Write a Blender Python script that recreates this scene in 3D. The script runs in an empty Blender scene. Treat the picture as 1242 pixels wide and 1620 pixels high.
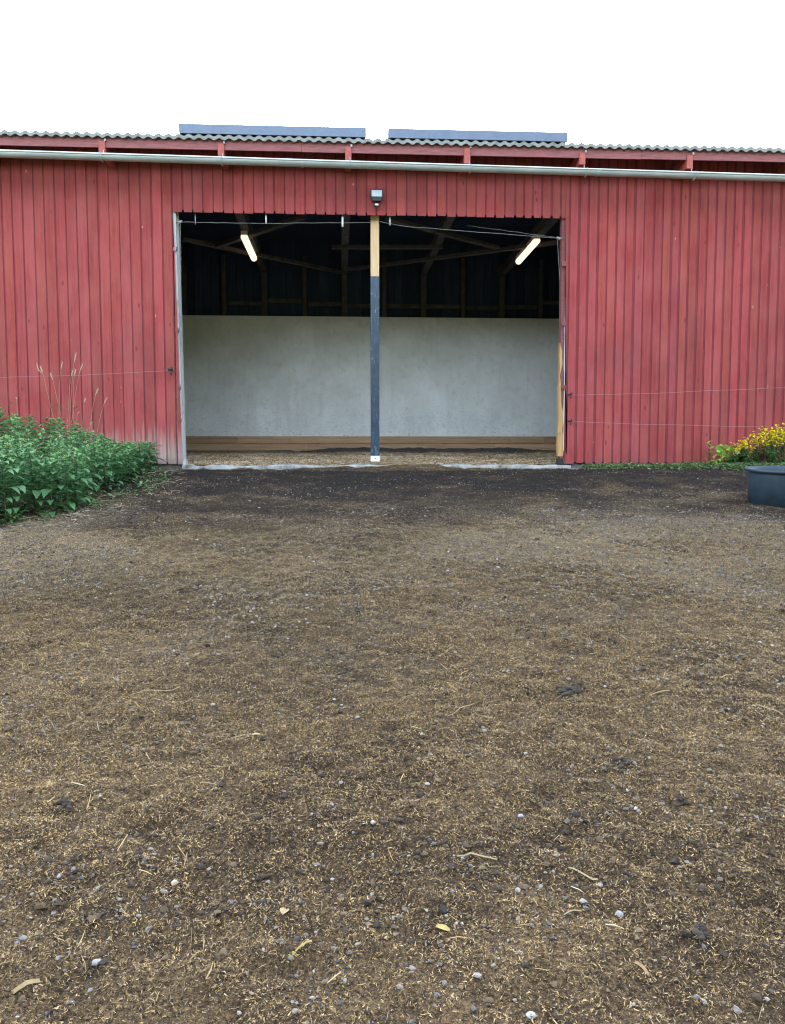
import bpy, math, random
import numpy as np
from mathutils import Vector, Matrix
R = math.radians
random.seed(7)
rng = np.random.default_rng(11)
scene = bpy.context.scene
col = scene.collection

# ------------------------------------------------------------------ camera
F, CX, CY = 1330.0, 621.0, 810.0            # focal length and centre in the photograph's pixels
PITCH, YAW, DIST, EYE = R(4.51), R(3.55), 11.0, 0.27
CAM = Vector((0, -DIST, EYE))
FWD = Vector((math.sin(YAW)*math.cos(PITCH), math.cos(YAW)*math.cos(PITCH), -math.sin(PITCH)))
RIGHT = Vector((math.cos(YAW), -math.sin(YAW), 0))
UP = RIGHT.cross(FWD)
cd = bpy.data.cameras.new('camera')
cam = bpy.data.objects.new('camera', cd); col.objects.link(cam)
cam.location = CAM; cam.rotation_euler = (R(90)-PITCH, 0, -YAW)
cd.sensor_fit = 'HORIZONTAL'; cd.sensor_width = 36; cd.lens = 36*F/1242
cd.clip_start = 0.05; cd.clip_end = 3000
scene.camera = cam
def ray(px, py): return FWD + RIGHT*((px-CX)/F) + UP*((CY-py)/F)
def at(px, py, Y):                            # the point at depth plane y = Y
    d = ray(px, py); return CAM + d*((Y-CAM.y)/d.y)
def at_z(px, py, Z):                          # the point at height Z
    d = ray(px, py); return CAM + d*((Z-CAM.z)/d.z)

# ------------------------------------------------------------------ light
sd = ray(597, 213).normalized()               # the sun stands just over the eaves
SUN_EL = math.asin(sd.z); SUN_AZ = math.atan2(sd.x, sd.y)
w = bpy.data.worlds.new('World'); scene.world = w; w.use_nodes = True
nt = w.node_tree; nt.nodes.clear()
sky = nt.nodes.new('ShaderNodeTexSky'); sky.sky_type = 'NISHITA'; sky.sun_disc = False
sky.sun_elevation = SUN_EL; sky.sun_rotation = SUN_AZ
sky.air_density = 1.0; sky.dust_density = 0.9; sky.ozone_density = 1.0
hs = nt.nodes.new('ShaderNodeHueSaturation'); hs.inputs['Saturation'].default_value = 0.6
bg = nt.nodes.new('ShaderNodeBackground'); bg.inputs['Strength'].default_value = 0.15
wo = nt.nodes.new('ShaderNodeOutputWorld')
nt.links.new(sky.outputs[0], hs.inputs['Color']); nt.links.new(hs.outputs[0], bg.inputs['Color'])
nt.links.new(bg.outputs[0], wo.inputs['Surface'])
sl = bpy.data.lights.new('sun', 'SUN'); sl.energy = 3.0; sl.angle = R(0.5); sl.color = (1, .9, .74)
sun = bpy.data.objects.new('sun', sl); col.objects.link(sun)
sun.rotation_euler = (-sd).to_track_quat('-Z', 'Y').to_euler()
sun.location = (0, 20, 12)
scene.view_settings.view_transform = 'Standard'; scene.view_settings.look = 'None'
scene.view_settings.exposure = 3.4; scene.view_settings.gamma = 1
scene.cycles.max_bounces = 8
scene.cycles.use_denoising = True
scene.cycles.pixel_filter_type = 'BLACKMAN_HARRIS'; scene.cycles.filter_width = 1.15

# ------------------------------------------------------------------ helpers
def tag(o, label=None, cat=None, group=None, kind=None):
    if label: o['label'] = label
    if cat: o['category'] = cat
    if group: o['group'] = group
    if kind: o['kind'] = kind
    return o
def empty(name, loc=(0, 0, 0), rz=0):
    o = bpy.data.objects.new(name, None); o.empty_display_size = .2
    col.objects.link(o); o.location = loc; o.rotation_euler = (0, 0, rz); return o
class MB:
    def __init__(s): s.v = []; s.f = []; s.c = []; s.sm = []
    def add(s, vs, fs, tint=(1, 1, 1), smooth=False):
        b = len(s.v); s.v += [tuple(p) for p in vs]; s.c += [tint]*len(vs)
        s.f += [tuple(i+b for i in f) for f in fs]; s.sm += [smooth]*len(fs)
    def box(s, lo, hi, tint=(1, 1, 1)):
        x0, y0, z0 = lo; x1, y1, z1 = hi
        s.add([(x0,y0,z0),(x1,y0,z0),(x1,y1,z0),(x0,y1,z0),(x0,y0,z1),(x1,y0,z1),(x1,y1,z1),(x0,y1,z1)],
              [(0,3,2,1),(4,5,6,7),(0,1,5,4),(1,2,6,5),(2,3,7,6),(3,0,4,7)], tint)
    def prism(s, poly, y0, y1, tint=(1, 1, 1)):      # polygon in x,z (counter-clockwise seen from -y) given thickness along y
        n = len(poly)
        vs = [(x, y0, z) for x, z in poly]+[(x, y1, z) for x, z in poly]
        s.add(vs, [tuple(range(n)), tuple(range(2*n-1, n-1, -1))]+[(i, i+n, (i+1) % n+n, (i+1) % n) for i in range(n)], tint)
    def beam(s, p, q, w_, h_, tint=(1, 1, 1), up=Vector((0, 0, 1))):
        p = Vector(p); q = Vector(q); d = (q-p).normalized(); a = d.cross(up).normalized(); b = a.cross(d)
        vs = []
        for c in (p, q):
            for i, j in ((-1,-1),(1,-1),(1,1),(-1,1)): vs.append(c+a*(i*w_/2)+b*(j*h_/2))
        s.add(vs, [(0,1,2,3),(7,6,5,4),(0,4,5,1),(1,5,6,2),(2,6,7,3),(3,7,4,0)], tint)
    def tube(s, pts, r, n=6, tint=(1, 1, 1)):
        pts = [Vector(p) for p in pts]; k = len(pts); vs = []
        rr = r if isinstance(r, (list, tuple)) else [r]*k
        ref = Vector((0.3, 0.9, 0.2)).normalized()
        for i, p in enumerate(pts):
            d = (pts[min(i+1, k-1)]-pts[max(i-1, 0)]).normalized()
            u = ref if abs(d.dot(ref)) < .9 else Vector((1, 0, 0))
            a = d.cross(u).normalized(); b = d.cross(a)
            for j in range(n):
                t = 2*math.pi*j/n; vs.append(p+a*(math.cos(t)*rr[i])+b*(math.sin(t)*rr[i]))
        fs = [(i*n+j, i*n+(j+1) % n, (i+1)*n+(j+1) % n, (i+1)*n+j) for i in range(k-1) for j in range(n)]
        fs += [tuple(range(n))[::-1], tuple(range((k-1)*n, k*n))]
        s.add(vs, fs, tint, True)
    def lathe(s, prof, n=40, c=(0, 0, 0), tint=(1, 1, 1)):
        k = len(prof); vs = []
        for r, z in prof:
            for j in range(n):
                t = 2*math.pi*j/n; vs.append((c[0]+r*math.cos(t), c[1]+r*math.sin(t), c[2]+z))
        s.add(vs, [(i*n+j, i*n+(j+1) % n, (i+1)*n+(j+1) % n, (i+1)*n+j) for i in range(k-1) for j in range(n)], tint, True)
    def build(s, name, mat, parent=None, bevel=0):
        me = bpy.data.meshes.new(name); me.from_pydata(s.v, [], s.f)
        at_ = me.color_attributes.new('tint', 'FLOAT_COLOR', 'POINT')
        at_.data.foreach_set('color', np.array([(*c, 1.0) for c in s.c], dtype=np.float32).ravel())
        me.polygons.foreach_set('use_smooth', s.sm)
        me.materials.append(mat); me.update()
        o = bpy.data.objects.new(name, me); col.objects.link(o)
        if parent: o.parent = parent
        if bevel:
            m = o.modifiers.new('bevel', 'BEVEL'); m.width = bevel; m.segments = 2; m.limit_method = 'ANGLE'
        return o
def mesh_np(name, v, f, tint, mat, parent=None, smooth=False):
    me = bpy.data.meshes.new(name); n = len(f); k = f.shape[1]
    me.vertices.add(len(v)); me.vertices.foreach_set('co', v.astype(np.float32).ravel())
    me.loops.add(n*k); me.loops.foreach_set('vertex_index', f.astype(np.int32).ravel())
    me.polygons.add(n); me.polygons.foreach_set('loop_start', np.arange(0, n*k, k, dtype=np.int32))
    me.polygons.foreach_set('loop_total', np.full(n, k, dtype=np.int32))
    me.polygons.foreach_set('use_smooth', np.full(n, smooth))
    me.update(calc_edges=True)
    a = me.color_attributes.new('tint', 'FLOAT_COLOR', 'POINT')
    c = np.ones((len(v), 4), np.float32); c[:, :3] = tint; a.data.foreach_set('color', c.ravel())
    me.materials.append(mat)
    o = bpy.data.objects.new(name, me); col.objects.link(o)
    if parent: o.parent = parent
    return o
TAB = rng.random((256, 256))
def vnoise(x, y):
    x = np.asarray(x, float); y = np.asarray(y, float)
    xi = np.floor(x).astype(int); yi = np.floor(y).astype(int); fx = x-xi; fy = y-yi
    fx = fx*fx*(3-2*fx); fy = fy*fy*(3-2*fy)
    g = lambda a, b: TAB[a & 255, b & 255]
    return (g(xi, yi)*(1-fx)+g(xi+1, yi)*fx)*(1-fy)+(g(xi, yi+1)*(1-fx)+g(xi+1, yi+1)*fx)*fy
def fbm(x, y, o=4):
    t = 0; a = .5; n = 0
    for i in range(o):
        t = t+a*vnoise(x*2**i+i*17.3, y*2**i+i*9.1); n += a; a *= .5
    return t/n
def sstep(a, b, x):
    t = np.clip((x-a)/(b-a), 0, 1); return t*t*(3-2*t)

# ------------------------------------------------------------------ materials
class NT:
    def __init__(s, name, rough=.6, spec=.5, metal=0):
        s.m = bpy.data.materials.new(name); s.m.use_nodes = True; s.t = s.m.node_tree
        s.b = s.t.nodes['Principled BSDF']; s.b.inputs['Roughness'].default_value = rough
        s.b.inputs['Specular IOR Level'].default_value = spec; s.b.inputs['Metallic'].default_value = metal
        s.co = s.n('ShaderNodeNewGeometry').outputs['Position']
    def n(s, t, **k):
        x = s.t.nodes.new(t)
        for a, b in k.items(): setattr(x, a, b)
        return x
    def L(s, a, b): s.t.links.new(a, b)
    def noise(s, scale, detail=4, rough=.55, stretch=(1, 1, 1), off=(0, 0, 0)):
        mp = s.n('ShaderNodeMapping'); mp.inputs['Scale'].default_value = stretch; mp.inputs['Location'].default_value = off
        s.L(s.co, mp.inputs['Vector'])
        x = s.n('ShaderNodeTexNoise'); x.inputs['Scale'].default_value = scale
        x.inputs['Detail'].default_value = detail; x.inputs['Roughness'].default_value = rough
        s.L(mp.outputs[0], x.inputs['Vector']); return x.outputs['Fac']
    def ramp(s, fac, stops):
        r = s.n('ShaderNodeValToRGB'); e = r.color_ramp.elements
        while len(e) < len(stops): e.new(.5)
        for el, (p, c) in zip(e, stops):
            el.position = p; el.color = (*(c if isinstance(c, tuple) else (c, c, c)), 1)
        s.L(fac, r.inputs[0]); return r.outputs['Color']
    def mix(s, fac, a, b, mode='MIX'):
        x = s.n('ShaderNodeMix', data_type='RGBA', blend_type=mode)
        for v, i in ((fac, 0), (a, 6), (b, 7)):
            if hasattr(v, 'node'): s.L(v, x.inputs[i])
            elif i == 0: x.inputs[0].default_value = v
            else: x.inputs[i].default_value = (*v, 1)
        return x.outputs[2]
    def math(s, op, a, b=0.0, clamp=False):
        x = s.n('ShaderNodeMath', operation=op); x.use_clamp = clamp
        for v, i in ((a, 0), (b, 1)):
            if hasattr(v, 'node'): s.L(v, x.inputs[i])
            else: x.inputs[i].default_value = v
        return x.outputs[0]
    def xyz(s):
        x = s.n('ShaderNodeSeparateXYZ'); s.L(s.co, x.inputs[0]); return x.outputs
    def tint(s):
        a = s.n('ShaderNodeAttribute'); a.attribute_name = 'tint'; return a.outputs['Color']
    def range(s, v, a, b, c=0., d=1.):
        x = s.n('ShaderNodeMapRange'); s.L(v, x.inputs[0])
        for i, q in enumerate((a, b, c, d)): x.inputs[i+1].default_value = q
        return x.outputs[0]
    def bump(s, h, strength=.3, dist=.01):
        x = s.n('ShaderNodeBump'); x.inputs['Strength'].default_value = strength; x.inputs['Distance'].default_value = dist
        s.L(h, x.inputs['Height']); s.L(x.outputs[0], s.b.inputs['Normal'])
    def color(s, c):
        if hasattr(c, 'node'): s.L(c, s.b.inputs['Base Color'])
        else: s.b.inputs['Base Color'].default_value = (*c, 1)
        return s.m

def m_plain(name, c, rough=.6, var=.25, scale=12, spec=.5, metal=0, stretch=(1, 1, 1), bump=.15):
    t = NT(name, rough, spec, metal); n = t.noise(scale, 5, .6, stretch)
    lo = tuple(x*(1-var) for x in c); hi = tuple(min(1, x*(1+var)) for x in c)
    cc = t.mix(1, t.ramp(n, [(.3, lo), (.7, hi)]), t.tint(), 'MULTIPLY')
    if bump: t.bump(n, bump, .005)
    return t.color(cc)
def m_siding():
    t = NT('red paint on sawn boards', .86, .22)
    x, y, z = t.xyz()
    g = t.noise(1, 5, .6, (55, 55, 1.6)); blot = t.noise(2.2, 4, .6, (1.5, 1, .7)); fine = t.noise(90, 3, .6, (1, 1, .25))
    base = t.ramp(g, [(.25, (.22, .037, .034)), (.55, (.295, .050, .046)), (.8, (.36, .072, .066))])
    base = t.mix(t.range(blot, .38, .68, 0, .8), base, (.345, .079, .073))
    big = t.noise(.9, 4, .6, (1.6, 1, .8), (9, 0, 3)); base = t.mix(t.range(big, .50, .70, 0, .55), base, (.185, .050, .050))
    run = t.noise(1, 4, .6, (18, 18, .35), (2, 0, 8)); base = t.mix(t.range(run, .60, .74, 0, .4), base, (.15, .045, .043))
    base = t.mix(t.range(fine, .62, .78, 0, .35), base, (.40, .122, .115))
    # knots and dark nail spots
    v = t.n('ShaderNodeTexVoronoi'); v.inputs['Scale'].default_value = 1
    mp = t.n('ShaderNodeMapping'); mp.inputs['Scale'].default_value = (7, 7, 2.6); t.L(t.co, mp.inputs[0]); t.L(mp.outputs[0], v.inputs['Vector'])
    base = t.mix(t.range(v.outputs['Distance'], .05, .10, .75, 0), base, (.13, .03, .03))
    v2 = t.n('ShaderNodeTexVoronoi'); v2.inputs['Scale'].default_value = 1
    mp2 = t.n('ShaderNodeMapping'); mp2.inputs['Scale'].default_value = (5, 5, 3.1); mp2.inputs['Location'].default_value = (3.3, 0, 1.7); t.L(t.co, mp2.inputs[0]); t.L(mp2.outputs[0], v2.inputs['Vector'])
    wn = t.noise(1, 4, .65, (30, 30, 2.2), (4, 0, 2))
    base = t.mix(t.math('MULTIPLY', t.range(v2.outputs['Distance'], .02, .075, .85, 0), t.range(wn, .45, .6)), base, (.55, .33, .30))
    # bare, splash-worn foot of the boards left of the opening, less on the right
    wear = t.noise(1, 5, .65, (26, 26, 1.1), (1, 0, 5))
    reach = t.math('MULTIPLY', t.range(x, -3.9, -3.2), t.range(x, -2.0, -1.6, 1, .18))
    hgt = t.math('MULTIPLY', t.range(z, .0, .75, 1, 0), reach)
    wf = t.range(t.math('ADD', hgt, t.math('MULTIPLY', wear, 1.1)), .88, 1.38)
    base = t.mix(wf, base, (.37, .26, .22))
    gr = t.range(t.math('ADD', t.range(z, 0, .25, .5, 0), t.math('MULTIPLY', blot, .5)), .5, .8, 0, .6)
    base = t.mix(gr, base, (.16, .075, .06))
    base = t.mix(1, base, t.tint(), 'MULTIPLY')
    t.bump(t.math('ADD', g, fine), .35, .004)
    return t.color(base)
def m_wood(name, a, b, rough=.75, stretch=(40, 40, 2), tintmul=True):
    t = NT(name, rough, .3); g = t.noise(1, 5, .6, stretch); k = t.noise(5, 3, .5)
    c = t.ramp(g, [(.3, a), (.7, b)]); c = t.mix(t.range(k, .6, .75, 0, .5), c, tuple(q*.55 for q in a))
    if tintmul: c = t.mix(1, c, t.tint(), 'MULTIPLY')
    t.bump(g, .3, .004); return t.color(c)
def m_concrete_wall():
    t = NT('lime-washed concrete', .85, .3); x, y, z = t.xyz()
    a = t.noise(1.3, 6, .65); b = t.noise(9, 5, .6); s = t.noise(1, 5, .6, (5, 5, .6)); sp = t.noise(34, 3, .6)
    c = t.ramp(a, [(.3, (.62, .615, .59)), (.52, (.73, .73, .71)), (.72, (.82, .83, .82))])
    c = t.mix(t.range(b, .52, .74, 0, .5), c, (.54, .53, .49))
    c = t.mix(t.range(s, .52, .8, 0, .45), c, (.48, .47, .43))
    c = t.mix(t.range(sp, .66, .74, 0, .6), c, (.20, .20, .185))
    # kick marks and muck splashed low on the wall
    lo = t.math('MULTIPLY', t.range(z, .4, 1.3, 1, 0), t.range(t.noise(22, 4, .7, (1, 1, 1.6), (2, 1, 7)), .56, .70))
    c = t.mix(t.math('MULTIPLY', lo, .7), c, (.17, .165, .15))
    t.bump(t.math('ADD', b, t.math('MULTIPLY', sp, .5)), .35, .008); return t.color(c)
def m_concrete():
    t = NT('worn concrete', .9, .3); a = t.noise(8, 6, .65); b = t.noise(40, 4, .6)
    c = t.ramp(a, [(.34, (.13, .115, .095)), (.48, (.32, .31, .285)), (.66, (.48, .47, .44))])
    c = t.mix(t.range(b, .6, .75, 0, .6), c, (.12, .10, .08)); c = t.mix(1, c, t.tint(), 'MULTIPLY'); t.bump(b, .5, .01); return t.color(c)
def m_roof():
    t = NT('lichen-grey fibre cement', .9, .3); a = t.noise(6, 5, .6); b = t.noise(30, 4, .6)
    c = t.ramp(a, [(.3, (.17, .178, .162)), (.7, (.27, .28, .255))]); c = t.mix(t.range(b, .55, .7, 0, .6), c, (.12, .125, .10))
    t.bump(b, .3, .006); return t.color(c)
def m_zinc():
    t = NT('aged galvanised steel', .42, .5, .35); a = t.noise(3, 5, .6, (1, 4, 4)); b = t.noise(26, 4, .6)
    c = t.ramp(a, [(.3, (.33, .355, .34)), (.7, (.47, .50, .48))]); c = t.mix(t.range(b, .6, .72, 0, .5), c, (.34, .34, .31))
    r = t.noise(1.1, 3, .5, (1, 3, 3), (7, 0, 0)); c = t.mix(t.range(r, .68, .74, 0, .7), c, (.33, .12, .07))
    t.L(t.range(b, .3, .7, .32, .55), t.b.inputs['Roughness']); c = t.mix(1, c, t.tint(), 'MULTIPLY'); return t.color(c)
def m_wrap():
    t = NT('scuffed dark blue plastic', .38, .5); x, y, z = t.xyz()
    a = t.noise(14, 5, .6); sc = t.noise(1, 4, .7, (55, 55, 14)); ar = t.noise(24, 3, .6, (1, 1, .5), (5, 2, 1))
    c = t.ramp(a, [(.3, (.009, .023, .042)), (.7, (.018, .043, .073))])
    c = t.mix(t.math('MULTIPLY', t.range(sc, .57, .68, 0, 1), t.range(ar, .44, .60)), c, (.28, .36, .42))  # pale streaks: scuffs, with highlights on the creases painted in too
    c = t.mix(t.range(t.math('ADD', t.range(z, .05, .9, .3, 0), ar), .78, .95, 0, .45), c, (.14, .19, .23))
    t.bump(a, .3, .006); return t.color(c)
def m_soil():
    t = NT('horse yard soil', .95, .15); t.b.inputs['Roughness'].default_value = .95
    a = t.noise(85, 6, .75); b = t.noise(230, 3, .7); c0 = t.noise(20, 4, .6)
    k = t.ramp(a, [(.36, (.28, .25, .23)), (.46, (.75, .72, .68)), (.54, (1.5, 1.42, 1.28)), (.64, (2.9, 2.6, 2.1))])
    c = t.mix(1, t.tint(), k, 'MULTIPLY')
    c = t.mix(t.math('MULTIPLY', t.range(b, .56, .66, 0, .7), t.range(t.tint(), .03, .07)), c, (.30, .215, .115))
    c = t.mix(t.range(b, .34, .44, .75, 0), c, (.022, .017, .014))
    h = t.math('ADD', t.math('MULTIPLY', a, 1.), t.math('ADD', t.math('MULTIPLY', b, .5), t.math('MULTIPLY', c0, .6)))
    t.bump(h, .9, .02); return t.color(c)
def m_tint(name, rough=.8, spec=.3, var=.25, scale=60, trans=0):
    t = NT(name, rough, spec); n = t.noise(scale, 4, .6)
    c = t.mix(1, t.tint(), t.ramp(n, [(.3, 1-var), (.7, 1.0)]), 'MULTIPLY')
    t.color(c)
    if trans:
        tr = t.n('ShaderNodeBsdfTranslucent'); t.L(c, tr.inputs['Color'])
        mx = t.n('ShaderNodeMixShader'); mx.inputs[0].default_value = trans
        t.L(t.b.outputs[0], mx.inputs[1]); t.L(tr.outputs[0], mx.inputs[2])
        t.L(mx.outputs[0], t.t.nodes['Material Output'].inputs['Surface'])
    return t.m
def m_emit(name, c, k):
    t = NT(name); t.b.inputs['Emission Color'].default_value = (*c, 1); t.b.inputs['Emission Strength'].default_value = k
    return t.color((.8, .8, .78))
M = dict(
    siding=m_siding(), fascia=m_plain('red fascia paint', (.235, .075, .073), .75, .3, 9, stretch=(.6, 4, 6)),
    rafter=m_plain('red rafter paint', (.34, .075, .055), .7, .25, 14), darkwood=m_wood('dark barn planks tinted for lens veil', (.013, .025, .050), (.028, .047, .086)),  # darkwood: navy lens veil over the dark interior is put into the plank colour
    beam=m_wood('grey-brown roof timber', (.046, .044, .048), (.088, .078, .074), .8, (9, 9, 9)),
    palewood=m_wood('bare pine', (.50, .33, .17), (.66, .47, .27)), kick=m_wood('stained kick planks', (.35, .21, .12), (.54, .345, .20), .75, (2, 40, 40)),
    chewed=m_wood('freshly chewed pine', (.36, .20, .08), (.56, .34, .14)), concrete_wall=m_concrete_wall(), concrete=m_concrete(), roof=m_roof(), zinc=m_zinc(), wrap=m_wrap(),
    jambwhite=m_wood('flaking white paint', (.36, .36, .345), (.58, .58, .56), .7, (25, 25, 1.5)), soil=m_soil(),
    litter=m_tint('chopped straw and wood litter', .85, .2), stone=m_tint('crushed stone', .8, .35, .35, 90), leaf=m_tint('nettle leaf', .5, .45, .25, 40, .32),
    petal=m_tint('yellow petals', .6, .3, .15, 40, .2), drygrass=m_tint('dry grass', .7, .3, .2, 30, .1),
    blackmetal=m_plain('black powder coat', (.02, .022, .026), .45, .2, 30), lens=m_plain('floodlight glass', (.50, .54, .55), .12, .1, 8, .6, bump=0),
    white=m_plain('white plastic', (.72, .72, .70), .4, .1, 20), wire=m_plain('galvanised wire', (.30, .28, .27), .5, .2, 30, metal=.3), dark=m_plain('black plastic insulator', (.025, .025, .028), .5, .2, 30),
    tub=m_plain('dusty dark blue-grey rubber plastic', (.021, .038, .054), .55, .35, 7), panel=m_plain('dark blue solar glass', (.012, .02, .045), .15, .2, 6, bump=0),
    alu=m_plain('anodised aluminium frame', (.15, .185, .26), .5, .08, 6, metal=.2), tube=m_emit('warm lit tube', (1, .68, .42), .19), muck=m_plain('wet black muck', (.018, .016, .018), .6, .5, 25, bump=.8))

# ------------------------------------------------------------------ the ground
def bumps(x, y):
    return .045*(fbm(x*.8, y*.8, 3)-.5)+.022*(fbm(x*4.1, y*4.1, 3)-.5)+.036*(fbm(x*15, y*15, 3)-.5)
def ground_z(x, y):
    x = np.asarray(x, float); y = np.asarray(y, float)
    s = np.clip(-y-.7, 0, None); s = np.where(s < 1.4, s*s/2.8, s-.7)
    s = np.where(s > 12, 12+4*np.tanh((s-12)/4), s)
    z = -.03-.1*s
    inop = sstep(-2.75, -2.3, x)*(1-sstep(2.15, 2.5, x))
    z = z+inop*sstep(-1.0, -.1, y)*(-.012+.052*sstep(-.7, .2, x)-.045*sstep(1.45, 1.75, x)+.085*(fbm(x*3.4+5, y*5, 4)-.5))
    fade = np.clip(1.3-np.hypot(x, y+5)/16, 0, 1)
    return z+bumps(x, y)*fade*np.where(y > .1, .2, 1)
def ground_at(px, py):
    d = ray(px, py); t = 1.0
    for i in range(4000):
        p = CAM+d*t
        if p.z <= float(ground_z(p.x, p.y)): break
        t += .004*(1+t*.2)
    return p
def ground_col(x, y):
    """The yard's own colour: damp black soil by the barn, dry tan litter further out, a grey gravelly patch between."""
    d = y+DIST; n1 = fbm(x*.9+3, y*1.3, 4); n2 = fbm(x*3.1, y*3.4+8, 4); n3 = fbm(x*9, y*9, 3)
    edge = 7.15+2.4*(n1-.5)+1.8*(n2-.5)
    damp = sstep(edge-1.5, edge+1.7, d)
    dry = sstep(-1.0, -.35, y+.5*(n2-.5))*sstep(-2.9, -2.4, x)*(1-sstep(2.4, 2.9, x))
    damp = np.clip(damp*(1-dry*.85), 0, 1)
    damp = np.clip(damp-.25*sstep(.54, .70, n2), 0, 1)
    clod = sstep(.52, .64, fbm(x*1.9+11, y*1.9+4, 4))*.55
    grey = sstep(.36, .62, n1)*sstep(2.6, 5.2, d)*(1-sstep(6.2, 8.2, d))
    tan = np.array([.124, .083, .045]); brown = np.array([.052, .034, .020]); blk = np.array([.021, .018, .017]); gry = np.array([.175, .152, .124])
    c = tan[None]*(1-n3[:, None])+brown[None]*n3[:, None]
    c = c*(1-grey[:, None]*.5)+gry[None]*grey[:, None]*.5
    c = c*(.50+1.05*fbm(x*.7+21, y*.8+2, 3)+.35*(fbm(x*5, y*5+9, 3)-.5))[:, None]
    c = c*(1-clod[:, None])+brown[None]*.62*clod[:, None]
    c = c*(1-damp[:, None])+blk[None]*damp[:, None]
    return c, damp, grey, clod
def axis(lo, hi, steps, far):
    a = list(steps); s = a[-1]-a[-2]; b = [a[-1]]
    while b[-1] < far: s *= 1.35; b.append(b[-1]+s)
    s = a[1]-a[0]; c = [a[0]]
    while c[-1] > -far: s *= 1.35; c.append(c[-1]-s)
    return np.array(c[:0:-1]+a+b[1:])
ys = [-10.4]
while ys[-1] < .4:
    d = ys[-1]+DIST; ys.append(ys[-1]+(.014 if d < 4 else .014+.0045*(d-4)))
gx = axis(0, 0, list(np.arange(-6.4, 6.8, .024)), 900); gy = axis(0, 0, ys, 900)
X, Y = np.meshgrid(gx, gy); xf = X.ravel(); yf = Y.ravel()
gv = np.stack([xf, yf, ground_z(xf, yf)], 1)
nx, ny = len(gx), len(gy); ii = np.arange((ny-1)*(nx-1)); r_, c_ = ii//(nx-1), ii % (nx-1)
gf = np.stack([r_*nx+c_, r_*nx+c_+1, (r_+1)*nx+c_+1, (r_+1)*nx+c_], 1)
gc, _, _, _ = ground_col(xf, yf)
far = (np.hypot(xf, yf+5) > 14)
gc[far] = np.array([.10, .12, .05])
g = mesh_np('ground', gv, gf, gc, M['soil'], smooth=True); tag(g, kind='structure')

# ------------------------------------------------------------------ the barn
barn = empty('barn')
tag(barn, 'long red wooden barn with a wide open doorway and corrugated roof', 'barn')
zc = lambda px, py, Y: at(px, py, Y).z
SB = .035                                                  # foot of the siding
xl_t, xl_b = at(274, 335, 0).x, at(289, 736, 0).x; zl = zc(585, 340.5, 0)
xr_t, xr_b = at(894.5, 346, 0).x, at(894.5, 715, 0).x
Z_TOP = zc(621, 222.5, -.52)+.52*math.tan(R(9))-.062
X0, X1 = -8.6, 9.4
def lerp(a, b, t): return a+(b-a)*t
s = MB()
edges = [X0]
while edges[-1] < X1: edges.append(edges[-1]+(.131 if edges[-1] < -2.4 else .128 if edges[-1] < 2.2 else .122)*random.uniform(.96, 1.04))
GAP = .0085
def board(xa, xb, z0, z1, yo, tint, xa1=None, xb1=None):
    xa1 = xa if xa1 is None else xa1; xb1 = xb if xb1 is None else xb1
    s.prism([(xa, z0), (xb, z0), (xb1, z1), (xa1, z1)], yo, yo+.0072, tint)
for i in range(len(edges)-1):
    GAP = .0085 if edges[i] < -2.4 else .0095 if edges[i] < 2.2 else .0145
    a, b = edges[i]+GAP*random.uniform(.6, 1.4), edges[i+1]-GAP*random.uniform(.6, 1.4)
    q = random.uniform(.90, 1.08); rr = random.uniform(.97, 1.05); tint = (q*rr, q*random.uniform(.97, 1.08), q*random.uniform(.96, 1.09)); yo = -.0075+random.uniform(-.0012, .0012)
    sk = random.uniform(-.003, .003); zb = SB+random.uniform(-.006, .008)
    cl_b, cl_t = xl_b, xl_t
    if b <= xl_t: board(a, b, zb, Z_TOP, yo, tint, a+sk, b+sk)
    elif a >= xr_t: board(a, b, zb, Z_TOP, yo, tint, a+sk, b+sk)
    else:
        zlo = zl+random.uniform(-.005, .005)
        if a < xl_t: board(a, xl_t-.001, zlo, Z_TOP, yo, tint)
        board(max(a, xl_t+.001), min(b, xr_t-.001) if b > xr_t else b, zlo, Z_TOP, yo, tint)
        if a < xl_t < b: board(a, xl_b, zb, zlo-.002, yo, tint, a, xl_t)
        elif a < xl_b: board(xl_t if a < xl_t else a, xl_b, zb, zlo-.002 if False else zb+1.2*(xl_b-a)/(xl_b-xl_t+1e-6), yo, tint, None, None) if False else None
        if a < xr_t < b:
            board(xr_t+.001, b, zlo, Z_TOP, yo, tint)
            xk = b+.0
            s.prism([(xr_b+.085, zb), (b, zb), (b, zlo-.002), (xr_t, zlo-.002), (xr_b-.002, 1.0), (xr_b, .20), (xr_b+.02, .15), (xr_b+.05, .07)], yo, yo+.0072, tint)
# backing boards behind the gaps
s.box((X0, .0, SB+.02), (xl_t-.013, .02, Z_TOP), (.72, .70, .78)); s.box((xr_t+.03, .0, SB+.02), (X1, .02, Z_TOP), (.72, .70, .78))
s.box((xl_t-.012, .0, zl+.03), (xr_t+.028, .02, Z_TOP), (.72, .70, .78))
s.build('siding', M['siding'], barn)
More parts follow.
